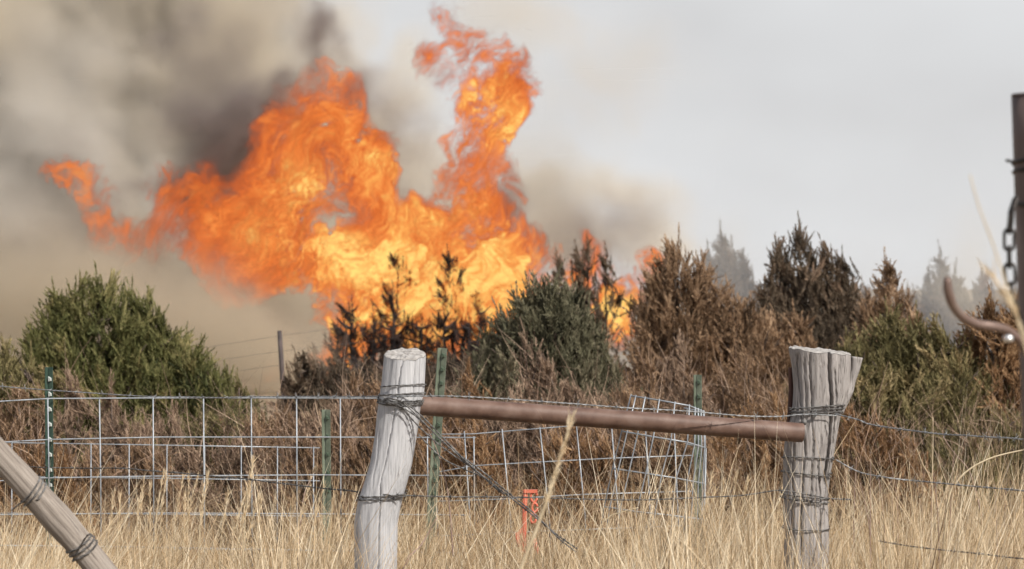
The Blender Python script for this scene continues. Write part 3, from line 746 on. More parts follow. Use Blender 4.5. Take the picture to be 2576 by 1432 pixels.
# nearer brush
G_B = 'brown brush along the wire fence'
brush = [
 ([(620,1000,90),(700,1010,90),(560,1030,80)], 17.6, 'rust', 'reddish brush at the right end of the green cedar, under the far post'),
 ([(1060,960,80),(1140,975,80),(990,990,80)], 18.2, 'brown', 'brown brush between the fire and the smooth wooden post top'),
 ([(1600,960,90),(1690,985,90),(1500,985,90)], 18.6, 'brown', 'dense brown brush above the left end of the wire cage'),
 ([(2080,900,90),(2180,910,90),(1990,930,80)], 19.4, 'mixed', 'olive brown brush right behind the top of the split post'),
 ([(2440,985,80),(2530,970,80),(2350,1010,70)], 17.6, 'mixed', 'dark olive brush at the right, left of the gate post'),
 ([(1340,990,90),(1420,1000,90),(1270,1010,80)], 16.2, 'brown', 'dense brown brush right above the middle of the pipe'),

 ([(40,925,65),(-40,930,80),(105,975,50)], 15.5, 'brown', 'rusty brown bush behind the leaning pole at the left edge'),
 ([(175,868,16),(192,890,18),(260,990,55),(150,985,45)], 16.5, 'grey', 'pinkish grey plumed shrub in front of the green cedar'),
 ([(330,990,55),(283,890,14),(390,985,55),(440,965,30)], 16.0, 'grey', 'dry grey brown shrub at the foot of the green cedar, left half'),
 ([(515,985,60),(470,1005,55),(575,990,50),(600,890,8)], 16.5, 'mixed', 'olive and brown shrub at the right foot of the green cedar'),
 ([(660,985,60),(720,975,65),(630,1000,60)], 15.5, 'brown', 'brown shrub behind the wire grid, left of the short green stake'),
 ([(800,975,65),(860,945,55),(765,995,60)], 15.0, 'grey', 'dry shrub behind the wire grid and the short green stake'),
 ([(905,895,55),(950,905,60),(990,925,55),(865,960,50)], 17.5, 'brown', 'twiggy brown shrub rising behind the smooth wooden post'),
 ([(1180,865,32),(1165,915,45),(1110,935,55),(1215,945,45)], 17.0, 'rust', 'rusty shrub between the wooden post and the grey green cedar'),
 ([(1325,765,24),(1350,800,34),(1390,850,45),(1440,900,60),(1500,930,55)], 17.0, 'grey', 'pale plumed cedar shrub leaning before the grey green cedar'),
 ([(1290,930,70),(1350,960,80),(1260,1000,60)], 15.5, 'grey', 'grey brown brush just above the left part of the rusty pipe'),
 ([(1590,900,50),(1640,850,30),(1560,930,60),(1530,990,60)], 16.5, 'brown', 'brown brush above the pipe, left of the wire cage'),
 ([(1720,795,34),(1690,850,50),(1760,900,60),(1650,930,60),(1735,965,70)], 17.5, 'grey', 'tall feathery shrub with bent tips, above the wire cage'),
 ([(1820,880,60),(1880,850,60),(1940,900,65),(1850,960,70)], 18.5, 'brown', 'brown shrub left of the split wooden post'),
 ([(1900,960,70),(1960,950,70),(1820,1000,60),(2010,1000,60)], 15.5, 'rust', 'rusty dry brush directly behind the split wooden post'),
 ([(2140,970,60),(2200,985,75),(2260,1010,75),(2310,1070,60)], 15.0, 'rust', 'rusty domed dead bush right of the split wooden post'),
 ([(2390,1075,60),(2460,1060,60),(2350,1110,50)], 16.4, 'mixed', 'olive bush at the right, behind the sagging barbed wire'),
 ([(2545,1010,60),(2610,1010,70),(2500,1075,60)], 16.8, 'mixed', 'brownish green bush at the right edge below the hook'),
 ([(1450,1000,80),(1390,1030,70),(1520,1040,60)], 14.6, 'rust', 'dead brown brush seen below the middle of the pipe'),
 ([(1200,1010,70),(1130,1020,60),(1250,1060,60)], 14.6, 'rust', 'brown brush behind the tall green stake and wooden post'),
 ([(1650,1010,80),(1720,1020,70),(1590,1050,60)], 14.8, 'brown', 'dead brown brush behind the tilted wire cage'),
 ([(330,1045,75),(250,1050,70),(410,1065,70)], 14.6, 'brown', 'low twiggy brush behind the left wire grid'),
 ([(560,1045,75),(640,1060,70),(480,1070,60)], 14.6, 'grey', 'low pale twiggy brush behind the middle of the left wire grid'),
 ([(850,1010,75),(920,1030,70),(760,1050,60)], 14.2, 'brown', 'low twiggy brush between the short green stake and the smooth post'),
 ([(100,1045,75),(20,1050,80),(170,1070,60)], 14.4, 'rust', 'low reddish brush behind the left green stake'),
 ([(2080,1060,70),(2000,1090,60),(2170,1080,60)], 14.2, 'brown', 'low dead brush hugging the split wooden post from behind'),
]
for i, (L, d, kind, lab) in enumerate(brush):
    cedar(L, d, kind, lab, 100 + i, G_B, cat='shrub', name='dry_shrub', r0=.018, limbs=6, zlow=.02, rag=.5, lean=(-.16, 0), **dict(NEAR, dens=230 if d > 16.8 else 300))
# ---------------------------------------------------------------- fence materials
def mat_wood(name, base, dark, light, grain=(44, 44, 1.7), streak=.5):
    g = NT(name)
    pos = g.n('ShaderNodeTexCoord').outputs['Object']
    a = g.noise(3.2, 6, pos, .65, mapscale=grain)
    b = g.noise(9.0, 4, pos, .6, mapscale=(20, 20, .9))
    blot = g.noise(5.0, 3, pos)
    c = g.ramp(a, [(.28, dark), (.47, base), (.72, light)])
    c = g.mix(g.ramp(b, [(.33, (streak,) * 3), (.42, (0, 0, 0))]), c, tuple(x * .42 for x in dark))
    c = g.mix(g.ramp(blot, [(.42, (0, 0, 0)), (.75, (.35,) * 3)]), c, tuple(x * .75 for x in base))
    h = g.math('ADD', g.math('MULTIPLY', a, .6), g.math('MULTIPLY', b, .6))
    bp = g.n('ShaderNodeBump', {'Height': h, 'Strength': .6, 'Distance': .003})
    bs = g.n('ShaderNodeBsdfPrincipled', {'Base Color': c, 'Roughness': .85, 'Specular IOR Level': .2, 'Normal': bp.outputs[0]})
    g.l(bs.outputs[0], g.out.inputs[0])
    return g.m
M_WOOD = mat_wood('silvery_wood', (.435, .435, .45), (.26, .26, .268), (.55, .55, .56), streak=.42)
M_WOOD2 = mat_wood('grey_brown_wood', (.30, .278, .268), (.13, .115, .105), (.42, .395, .38), streak=.95)
M_POLE = mat_wood('pole_wood', (.25, .215, .185), (.11, .092, .078), (.38, .34, .30), streak=.5)
M_END = mat_simple('end_grain', [(.3, (.20, .185, .17)), (.6, (.40, .38, .36)), (.75, (.50, .48, .46))], 60, .9, bump=.8, bscale=140)
M_WIRE = mat_simple('weathered_wire', [(.35, (.07, .065, .062)), (.6, (.17, .165, .16)), (.75, (.30, .30, .30))], 22, .6, .25)
M_WIREL = mat_simple('bright_barbed_wire', [(.35, (.20, .205, .21)), (.7, (.42, .43, .44))], 22, .5, .4)
M_GALV = mat_simple('galvanised_rod', [(.35, (.24, .26, .285)), (.7, (.42, .455, .49))], 14, .45, .35)
M_RUST = mat_simple('rusty_pipe', [(.30, (.085, .048, .036)), (.5, (.145, .088, .067)), (.72, (.20, .135, .108))], 16, .5, .0, bump=.25, bscale=220, detail=8)
M_TGREEN = mat_simple('green_stake_paint', [(.35, (.095, .118, .085)), (.62, (.175, .20, .15)), (.8, (.26, .28, .23))], 16, .55, bump=.2)
M_TDARK = mat_simple('dark_green_stake_paint', [(.35, (.022, .05, .037)), (.7, (.05, .085, .065))], 16, .5)
M_STUDL = mat_simple('worn_stud', [(.3, (.35, .38, .36)), (.7, (.55, .58, .56))], 20, .5)

# ---------------------------------------------------------------- wooden posts
def interp(rows, k, y):
    return np.interp(y, [r[0] for r in rows], [r[k] for r in rows])
def wood_post(name, rows, d, cracks, mat, label, slope, tiltx=0.0, seed=0, depth=1.0, amp=.0016, group='weathered wooden posts', nring=150, nz=260):
    """rows: (py, left px, right px) down to the ground; cracks: (list of (py, px), width m, depth m)"""
    rs = np.random.RandomState(seed)
    ys = np.linspace(rows[0][0], rows[-1][0], nz)
    cx = (interp(rows, 1, ys) + interp(rows, 2, ys)) / 2; w = interp(rows, 2, ys) - interp(rows, 1, ys)
    k = np.hanning(9); k /= k.sum()
    def sm(a): return np.convolve(np.pad(a, 4, mode='edge'), k, mode='valid')
    cx, w = sm(cx), sm(w)
    X0 = (cx - 1288) * K * d; Zc = CAM_H - (ys - 716) * K * d; R = w * K * d / 2
    th = np.linspace(0, 2 * np.pi, nring, endpoint=False)
    TH, ZZ = np.meshgrid(th, Zc, indexing='xy')
    Rm = R[:, None] * np.ones_like(TH)
    gr = vnoise(TH / 6.283 * 32 + seed, ZZ * 2.2 + 9, TH * 0, 700 + seed) - .5 + .6 * (vnoise(TH / 6.283 * 64, ZZ * 3.5, TH * 0, 720 + seed) - .5)
    bulk = vnoise(np.cos(TH) * 1.2 + 5, np.sin(TH) * 1.2 + 5, ZZ * 3.0 + 4, 740 + seed) - .5
    Rm = Rm * (1 + .07 * bulk) + amp * 2 * gr
    Xv = X0[:, None] + Rm * np.cos(TH); Yv = Rm * np.sin(TH) * depth
    for line, cw, cd in cracks:
        xl = (np.interp(ys, [p[0] for p in line], [p[1] for p in line]) - 1288) * K * d
        xl = xl + (.0008 * np.sin(ys * .05 + seed) + .0004 * np.sin(ys * .21)) * (1 if seed == 1 else 2)
        on = np.clip((ys - line[0][0]) / 12 + 1, 0, 1) * np.clip((line[-1][0] - ys) / 30 + 1, 0, 1)
        g = np.exp(-((Xv - xl[:, None]) / cw) ** 2) * on[:, None] * (np.sin(TH) < 0)
        Yv = Yv + cd * g
    Zv = ZZ + slope * Yv * np.clip(1 - (ZZ[0, 0] - ZZ) / .10, 0, 1) + tiltx * (Xv - X0[0]) * np.clip(1 - (ZZ[0, 0] - ZZ) / .25, 0, 1)
    Zv[0] += (vnoise(th * 6, th * 0, th * 0, 760 + seed) - .5) * .006
    V = np.stack([Xv, Yv + d, Zv], -1).reshape(-1, 3)
    F = []
    i, j = np.meshgrid(np.arange(nz - 1), np.arange(nring), indexing='ij')
    a = (i * nring + j).ravel(); b = (i * nring + (j + 1) % nring).ravel()
    F = np.stack([a, b, b + nring, a + nring], 1)
    t = empty(name, (float(X0[-1]), d, 0.0))
    tag(t, label, 'fence post', group)
    def under(o):
        o.parent = t; o.matrix_parent_inverse = Matrix.Translation(-t.location); return o
    under(mesh_from('shaft', V, F, mat, None, True))
    # sawn end, in rings towards the heart of the log
    m = 14; ring = np.stack([Xv[0], Yv[0] + d, Zv[0]], -1); c = ring.mean(0)
    VV = [c + (ring - c) * (1 - q / m) * (.992 if q == 0 else 1) + np.array([0, 0, .0012 + .0035 * (q > 0)]) for q in range(m)]
    VV = np.array(VV)
    VV[1:, :, 2] += (vnoise(VV[1:, :, 0] * 140, VV[1:, :, 1] * 60, VV[1:, :, 0] * 0, 780 + seed) - .5) * .006
    V2 = np.concatenate([VV.reshape(-1, 3), [c + (0, 0, .004)]])
    i, j = np.meshgrid(np.arange(m - 1), np.arange(nring), indexing='ij')
    a = (i * nring + j).ravel(); b = (i * nring + (j + 1) % nring).ravel()
    Fl = [tuple(map(int, f)) for f in np.stack([a, b, b + nring, a + nring], 1)] + [((m - 1) * nring + j, (m - 1) * nring + (j + 1) % nring, m * nring) for j in range(nring)]
    under(mesh_from('sawn_top', V2, Fl, M_END, None, True))
    return t, (ys, X0, Zc, R, d)
LP_ROWS = [(893, 969, 1071), (963, 962, 1068), (1017, 953, 1065), (1050, 948, 1057), (1096, 943, 1049), (1170, 929, 1038), (1224, 912, 1023), (1261, 899, 1012), (1315, 890, 1001), (1431, 891, 999), (1921, 893, 1003)]
LP, LPI = wood_post('wooden_post', LP_ROWS, 9.5, [([(880, 1015), (1005, 1001), (1088, 986), (1162, 972), (1211, 960), (1294, 957), (1431, 953), (1900, 950)], .0015, .014),
    ([(900, 1045), (1010, 1040), (1080, 1028)], .0016, .005), ([(1090, 955), (1150, 950), (1200, 940)], .0016, .004)], M_WOOD,
    'smooth silvery wooden post with kinked shaft and round sawn top, left of the pipe', .26, seed=1)
RP_ROWS = [(884, 1980, 2139), (922, 1988, 2138), (976, 1994, 2134), (1020, 1993, 2121), (1055, 1988, 2110), (1096, 1976, 2103), (1153, 1971, 2094), (1203, 1970, 2085), (1253, 1970, 2080), (1335, 1972, 2083), (1431, 1972, 2083), (1930, 1974, 2086)]
RP, RPI = wood_post('wooden_post', RP_ROWS, 9.7, [([(870, 2077), (1000, 2084), (1060, 2086), (1120, 2080), (1200, 2072)], .0045, .028), ([(880, 2030), (980, 2034), (1100, 2040), (1250, 2036)], .0022, .012),
    ([(890, 2108), (980, 2110), (1040, 2098)], .0020, .006), ([(900, 2003), (1010, 2010), (1140, 2020), (1250, 2012), (1400, 2010)], .0024, .012), ([(900, 2018), (990, 2021), (1060, 2024)], .0016, .008), ([(1100, 2060), (1210, 2048), (1300, 2044)], .0020, .009), ([(930, 2095), (1030, 2099), (1100, 2092), (1200, 2080)], .0026, .012), ([(1180, 2055), (1300, 2060), (1431, 2058), (1700, 2058)], .003, .010),
    ([(1120, 1992), (1300, 1990), (1431, 1996), (1800, 1996)], .0028, .010), ([(890, 2056), (960, 2058)], .0015, .005)], M_WOOD2,
    'thick split grey post with forked flaring top, right of the pipe', .05, tiltx=-.115, seed=2, depth=.85, amp=.0026)
def add_part(t, o):
    o.parent = t; o.matrix_parent_inverse = Matrix.Translation(-t.location); return o
def lathe_part(t, name, rows, d, mat, seed, yo=0.0, depth=.7, tilt=0.0):
    M = Mesh(); ys = np.linspace(rows[0][0], rows[-1][0], 26); n = 26
    th = np.linspace(0, 2 * np.pi, n, endpoint=False); V = []
    for y in ys:
        l, r = interp(rows, 1, y), interp(rows, 2, y)
        c = at((l + r) / 2, y, d); R = (r - l) / 2 * K * d
        q = 1 + .12 * (vnoise(th * 2.5 + seed, th * 0 + c.z * 4, th * 0, 800 + seed) - .5)
        V.append(np.stack([c.x + R * q * np.cos(th), d + yo + R * q * np.sin(th) * depth, c.z + tilt * R * np.cos(th)], -1))
    V = np.concatenate(V); F = [(i * n + j, i * n + (j + 1) % n, (i + 1) * n + (j + 1) % n, (i + 1) * n + j) for i in range(25) for j in range(n)]
    F += [tuple(range(n))[::-1], tuple(25 * n + j for j in range(n))]
    return add_part(t, mesh_from(name, V, F, mat, None, True))
lathe_part(RP, 'prong', [(898, 2140, 2170), (930, 2138, 2162), (958, 2132, 2152), (985, 2118, 2146), (1010, 2100, 2134), (1040, 2092, 2120)], 9.7, M_WOOD2, 3, yo=-.005, depth=.9, tilt=-.15)
lathe_part(RP, 'bark_strip', [(925, 1983, 1992), (980, 1984, 1996), (1050, 1980, 1996), (1100, 1976, 1990)], 9.72, mat_simple('red_bark', [(.3, (.05, .025, .02)), (.7, (.12, .06, .045))], 12, .9), 4, depth=1.6)
for kx, ky, kr in ((2055, 1288, .008), (2062, 1205, .010), (2050, 1360, .007)):
    M = Mesh(); c = at(kx, ky, 9.7 - .042)
    M.tube([(c.x, c.y - .006, c.z - kr * 2), (c.x, c.y - .010, c.z), (c.x + .002, c.y - .006, c.z + kr * 2)], [.001, kr * .55, .001], 10, flat=1.0)
    add_part(RP, M.build('knot', mat_simple('knot_wood', [(.3, (.05, .04, .035)), (.7, (.12, .10, .085))], 30, .9)))
c = at(2022, 1062, 9.62)
M = Mesh(); M.tube([(c.x, c.y + .03, c.z), (c.x, c.y - .012, c.z)], .006, 10); M.tube([(c.x, c.y - .012, c.z), (c.x, c.y - .016, c.z)], .010, 12)
add_part(RP, M.build('bolt', M_WIRE))
# foot of a staple, in pale metal
c = at(2050, 1046, 9.62)
M = Mesh(); M.box((c.x, c.y, c.z), (.010, .006, .008)); add_part(RP, M.build('staple', M_STUDL, smooth=False))

# ---------------------------------------------------------------- rusty pipe
a, b = at(1040, 1019, 9.50), at(2019, 1089, 9.56)
pts = [a.lerp(b, t) for t in np.linspace(0, 1, 12)]
t = empty('rusty_pipe', a); tag(t, 'rusty brown steel pipe rail spanning between the two wooden posts', 'pipe')
M = Mesh(); M.tube(pts, [.0325 + .0003 * math.sin(i * 2) for i in range(12)], 40, cap=False)
add_part(t, M.build('tube', M_RUST))
M = Mesh(); dv = (b - a).normalized(); M.tube([b + dv * .0005, b + dv * .003], [.0315, .028], 40); add_part(t, M.build('end_cap', M_RUST))

# ---------------------------------------------------------------- wires
def resample(pts, step):
    P = np.array([tuple(p) for p in pts], float)
    # Catmull-Rom through the given points
    Q = [P[0]]
    for i in range(len(P) - 1):
        p0 = P[max(i - 1, 0)]; p1 = P[i]; p2 = P[i + 1]; p3 = P[min(i + 2, len(P) - 1)]
        n = max(2, int(np.linalg.norm(p2 - p1) / step))
        for s in np.linspace(0, 1, n + 1)[1:]:
            Q.append(.5 * ((2 * p1) + (-p0 + p2) * s + (2 * p0 - 5 * p1 + 4 * p2 - p3) * s * s + (-p0 + 3 * p1 - 3 * p2 + p3) * s ** 3))
    return np.array(Q)
BARB = None
def barb_mesh(mat):
    M = Mesh(); r = .0011
    for s in (0, 1):
        th = np.linspace(0, 2 * np.pi * 1.2, 8)
        M.tube([(.004 * (s - .5) + .0012 * q / 8, .0036 * math.cos(v), .0036 * math.sin(v)) for q, v in enumerate(th)], r, 4)
        for e in (0, 1):
            ang = 1.2 + 2.4 * s + 3.14 * e
            M.tube([(.002 * (s - .5), .003 * math.cos(ang), .003 * math.sin(ang)), (.008 * (e - .5), .016 * math.cos(ang), .016 * math.sin(ang))], [r, r * .3], 4)
    o = M.build('barb', mat); me = o.data; bpy.data.objects.remove(o); return me
BARB = {}
def barbed(pts, label, mat=None, rad=.0015, tw=.0028, pitch=.05, barbs=True, group='barbed wire strands', name='barbed_wire', cat='barbed wire', barb_step=.125, jitter=.002, seed=0):
    mat = mat or M_WIRE
    C = resample(pts, .011)
    rs = np.random.RandomState(seed)
    n = len(C); s = np.concatenate([[0], np.cumsum(np.linalg.norm(np.diff(C, axis=0), axis=1))])
    C = C + np.stack([s * 0, vnoise(s * 5, s * 0, s * 0, 900 + seed) - .5, vnoise(s * 5, s * 0 + 3, s * 0, 901 + seed) - .5], 1) * jitter * 2
    tan = np.gradient(C, axis=0); tan /= np.linalg.norm(tan, axis=1)[:, None] + 1e-9
    ref = np.array([0, 0, 1.0]) if abs(tan[:, 2]).mean() < .8 else np.array([1.0, 0, 0])
    u = np.cross(tan, ref); u /= np.linalg.norm(u, axis=1)[:, None] + 1e-9; v = np.cross(tan, u)
    t = empty(name, C[0]); tag(t, label, cat, group)
    M = Mesh()
    for k in range(2):
        ph = s / pitch * 2 * np.pi + k * np.pi
        M.tube(C + tw * .5 * (np.cos(ph)[:, None] * u + np.sin(ph)[:, None] * v), rad, 4)
    add_part(t, M.build('strand', mat))
    if barbs:
        if mat.name not in BARB: BARB[mat.name] = barb_mesh(mat)
        d = .05
        while d < s[-1] - .03:
            i = int(np.searchsorted(s, d))
            o = bpy.data.objects.new('barb', BARB[mat.name]); COL.objects.link(o)
            R = Matrix((tan[i], u[i], v[i])).transposed().to_4x4() @ Matrix.Rotation(rs.rand() * 6.28, 4, 'X')
            o.parent = t; o.matrix_parent_inverse = Matrix.Translation(-t.location)
            o.matrix_basis = Matrix.Translation(Vector(C[i])) @ R
            d += barb_step * rs.uniform(.9, 1.1)
    return t
def P(*l, d=9.4): return [at(p[0], p[1], p[2] if len(p) > 2 else d) for p in l]
barbed(P((-120, 962, 11.2), (0, 972, 11.0), (123, 981, 10.9), (400, 998, 10.6), (620, 999, 10.3), (800, 999, 10.0), (955, 997, 9.55), (985, 996, 9.44), (1060, 996, 9.41), (1130, 996, 9.40), (1250, 1002, 9.40), (1480, 1019, 9.42), (1700, 1033, 9.45), (1860, 1046, 9.5), (1960, 1049, 9.58), (2010, 1045, 9.62), (2060, 1044, 9.61), (2105, 1046, 9.62)),
       'long barbed strand running along the top of the panel and the rusty pipe', M_WIREL, seed=1)
barbed(P((-120, 1150, 11.3), (75, 1175, 11.2), (200, 1178, 11.1), (330, 1180, 10.9), (480, 1193, 10.6), (700, 1215, 10.2), (905, 1238, 9.6), (960, 1242, 9.43), (1010, 1250, 9.43)), 'lower barbed strand left of the smooth wooden post', M_WIRE, seed=2)
barbed(P((2100, 1040, 9.60), (2160, 1056, 9.55), (2200, 1070, 9.5), (2350, 1091, 9.2), (2450, 1097, 9.0), (2580, 1106, 8.6), (2900, 1120, 7.8)), 'sagging bright barbed strand going right from the split post top', M_WIREL, rad=.0017, tw=.0034, seed=3)
barbed(P((2102, 1155, 9.61), (2160, 1186, 9.6), (2230, 1201, 9.5), (2300, 1210, 9.5), (2420, 1222, 9.3), (2620, 1240, 9.0)), 'middle barbed strand going right from the split post', M_WIREL, seed=4)
barbed(P((1000, 1244, 9.44), (1100, 1248, 9.5), (1300, 1252, 9.6), (1600, 1258, 9.6), (1800, 1250, 9.6), (1880, 1244, 9.6), (1950, 1234, 9.6), (1990, 1237, 9.6), (2080, 1253, 9.62), (2140, 1256, 9.65)), 'rusted low barbed strand between the two wooden posts, half lost in grass', M_WIRE, seed=5)
barbed(P((2210, 1360, 9.2), (2300, 1376, 9.1), (2400, 1388, 9.0), (2520, 1400, 8.8), (2700, 1415, 8.6)), 'lowest barbed strand at the right, in the grass', M_WIRE, seed=6)
# the fallen bundle of wire running down from the smooth post
bl = [(970, 1005, 9.42), (1010, 1016, 9.41), (1050, 1050, 9.42), (1130, 1120, 9.4), (1200, 1185, 9.35), (1262, 1232, 9.3), (1330, 1292, 9.2), (1400, 1350, 9.1), (1452, 1396, 9.0)]
for k in range(4):
    rs = random.Random(k)
    e = len(bl) if k < 2 else 6
    pts = [(x + rs.uniform(-5, 5), y + rs.uniform(-7, 7) + (k - 1.5) * 5, dd + rs.uniform(-.01, .01)) for x, y, dd in bl[:e]]
    barbed(P(*pts), ['topmost strand of the tangled wire bundle slanting down from the smooth post', 'longest strand of the slanting wire bundle, reaching far into the grass', 'loose middle strand of the slanting wire bundle', 'lowest strand of the slanting wire bundle below the pipe'][k], M_WIRE, seed=10 + k, jitter=.006, barb_step=.10)
barbed(P((1052, 1093, 9.5), (1110, 1150, 9.5), (1170, 1180, 9.45), (1215, 1200, 9.4), (1262, 1236, 9.35)), 'thin loose wire joining the slanting bundle from below the pipe', M_WIRE, barbs=False, seed=15)

def wrap(info, y0, y1, turns, label, mat, seed=0, barbs=False, out=.006, phase=0.0, tail=None, dscale=1.0, wig=3.0):
    ys, X0, Zc, R, d = info
    n = int(26 * turns); pts = []
    rs = random.Random(seed)
    for i in range(n + 1):
        f = i / n; y = y0 + (y1 - y0) * f + wig * math.sin(f * turns * 6.283 + seed) + rs.uniform(-.5, .5)
        x = np.interp(y, ys, X0); r = np.interp(y, ys, R) + out; th = phase + f * turns * 6.283
        z = CAM_H - (y - 716) * K * d
        pts.append(Vector((x + r * math.cos(th), d + r * math.sin(th) * dscale, z)))
    return barbed(pts, label, mat, barbs=barbs, seed=seed, name='binding_wire', cat='wire', group='wires wound round the wooden posts', jitter=.001)
wrap(LPI, 965, 998, 1.5, 'wire loop slanting across the neck of the smooth post', M_WIRE, 21, phase=3.3, wig=8)
wrap(LPI, 998, 1014, 3.0, 'wires wound tightly round the smooth post at pipe height', M_WIRE, 22, True, wig=5)
wrap(LPI, 1238, 1256, 2.5, 'wires wound round the lower bend of the smooth post', M_WIRE, 23, True, wig=5)
wrap(RPI, 1018, 1046, 3.5, 'wires wound round the split post just above the pipe', M_WIRE, 24, True, dscale=.85, wig=7)
wrap(RPI, 1150, 1156, 1.2, 'single wire loop round the split post below the pipe', M_WIRE, 25, dscale=.85, phase=-.5, wig=6)
wrap(RPI, 1186, 1194, 1.2, 'second wire loop below the pipe on the split post', M_WIRE, 26, dscale=.85, phase=-.5, wig=5)
wrap(RPI, 1238, 1262, 2.2, 'rusted wires wound round the split post at grass height', M_WIRE, 27, True, dscale=.85, wig=5)
wrap(RPI, 1325, 1330, 1.2, 'lowest dark wire loop round the split post, below its knot', M_WIRE, 28, dscale=.85, wig=2)

# ---------------------------------------------------------------- cattle panels of welded rod
def rod(t, pts, r=.0028, name='rod', mat=None):
    M = Mesh(); M.tube(pts, r, 6)
    return add_part(t, M.build(name, mat or M_GALV))
def pd(x, xa, da, xb, db): return da + (db - da) * (x - xa) / (xb - xa)
t = empty('wire_fence', at(500, 1500, 11.6)); tag(t, 'tall welded wire grid panel reaching from the left edge past the smooth post', 'wire fence', 'welded wire panels')
D1 = lambda x: pd(x, 0, 11.0, 1190, 12.6)
for hy in ([(-200, 1012), (0, 1010), (123, 1003), (500, 1001), (960, 1002)], [(-200, 1124), (0, 1113), (123, 1106), (400, 1100), (800, 1100), (1197, 1101)],
           [(-200, 1215), (0, 1210), (100, 1203), (400, 1198), (800, 1195), (1190, 1197)], [(-200, 1300), (0, 1295), (400, 1291), (800, 1293), (1180, 1296)], [(-200, 1370), (400, 1377), (800, 1385), (1180, 1392)], [(-200, 1440), (400, 1448), (1180, 1462)]):
    rod(t, [at(x, y, D1(x)) for x, y in hy])
for vx in (-25, 122, 252, 385, 512, 632, 746, 856, 963, 1075, 1192):
    y0 = 1003 if vx < 1000 else 1100
    rod(t, [at(vx - (2 if vx < 300 else 0), y0 - 2, D1(vx) - .005), at(vx + 1, 1200, D1(vx) - .005), at(vx + 3, 1500, D1(vx) - .005)])
t = empty('wire_fence', at(400, 1500, 14)); tag(t, 'low dull wire grid panel behind the tall one, ending at the short green stake', 'wire fence', 'welded wire panels')
D2 = lambda x: 13.6
for hy in ([(-150, 1111), (30, 1114), (400, 1120), (805, 1127)], [(-150, 1196), (90, 1200), (500, 1205), (805, 1210)], [(-150, 1290), (400, 1294), (805, 1299)], [(-150, 1378), (400, 1381), (805, 1386)]):
    rod(t, [at(x, y, D2(x)) for x, y in hy], .0026)
for vx in (-60, 30, 132, 229, 325, 420, 515, 607, 698, 789):
    rod(t, [at(vx, 1112 + vx * .015, 13.595), at(vx - 1, 1480, 13.595)], .0026)
t = empty('wire_fence', at(1350, 1500, 13)); tag(t, 'sagging wire grid panel with leaning rods under the middle of the pipe', 'wire fence', 'welded wire panels')
for hy in ([(1075, 1093), (1190, 1092), (1300, 1083), (1450, 1071), (1620, 1066), (1700, 1062)], [(1080, 1192), (1190, 1172), (1350, 1163), (1540, 1153), (1740, 1146)], [(1080, 1262), (1260, 1256), (1470, 1244), (1740, 1236)], [(1080, 1350), (1400, 1335), (1740, 1322)]):
    rod(t, [at(x, y, 12.9) for x, y in hy], .0026)
for xa, xb in ((1088, 1100), (1168, 1182), (1263, 1284), (1358, 1382), (1450, 1472), (1538, 1556), (1623, 1636), (1695, 1706)):
    rod(t, [at(xa, 1068 + (1500 - xa) * .05, 12.89), at(xb, 1300, 12.89), at(xb + 5, 1420, 12.89)], .0027)
# the tilted cage bent round the green stake
t = empty('wire_cage', at(1670, 1400, 11.3)); tag(t, 'tilted wire cage of bent grid standing round the green stake right of centre', 'wire cage')
CD = 11.3
rings = [((1588, 996), (1662, 1008), (1734, 1021), (1771, 1037), 1.0), ((1564, 1085), (1647, 1100), (1729, 1113), (1775, 1127), 1.0), ((1541, 1179), (1628, 1192), (1700, 1203), (1772, 1217), 1.0), ((1520, 1275), (1605, 1288), (1690, 1297), (1770, 1308), 1.0)]
bul = (0.0, -.16, -.15, .02)
def ringpt(k, f):
    r = rings[k]; q = f * 3; i = min(int(q), 2); s = q - i
    x = r[i][0] + (r[i + 1][0] - r[i][0]) * s; y = r[i][1] + (r[i + 1][1] - r[i][1]) * s
    return x, y, CD - .17 * math.sin(math.pi * min(1, f * 1.0)) ** .8
for k in range(4):
    rod(t, [at(*ringpt(k, f)) for f in np.linspace(0, 1, 22)], .0033, 'hoop')
    back = [(rings[k][3][0], rings[k][3][1], CD), (rings[k][3][0] - 14, rings[k][3][1] - 3, CD + .10), (rings[k][3][0] - 50, rings[k][3][1] - 10, CD + .18)]
    rod(t, [at(*p) for p in resample(back, 4)], .003, 'hoop')
for f in (0.0, .055, .16, .32, .50, .67, .80, .87, .93, .98, 1.0):
    rod(t, [at(ringpt(0, f)[0], ringpt(0, f)[1] - 4, ringpt(0, f)[2] - .004)] + [at(*ringpt(k, f if k else f)[:2], ringpt(k, f)[2] - .004) for k in range(1, 4)] + [at(ringpt(3, f)[0] - 12 * (1 - f), 1350, ringpt(3, f)[2])], .0027)
rod(t, [at(1776, 1128, CD), at(1773, 1300, CD), at(1773, 1350, CD)])

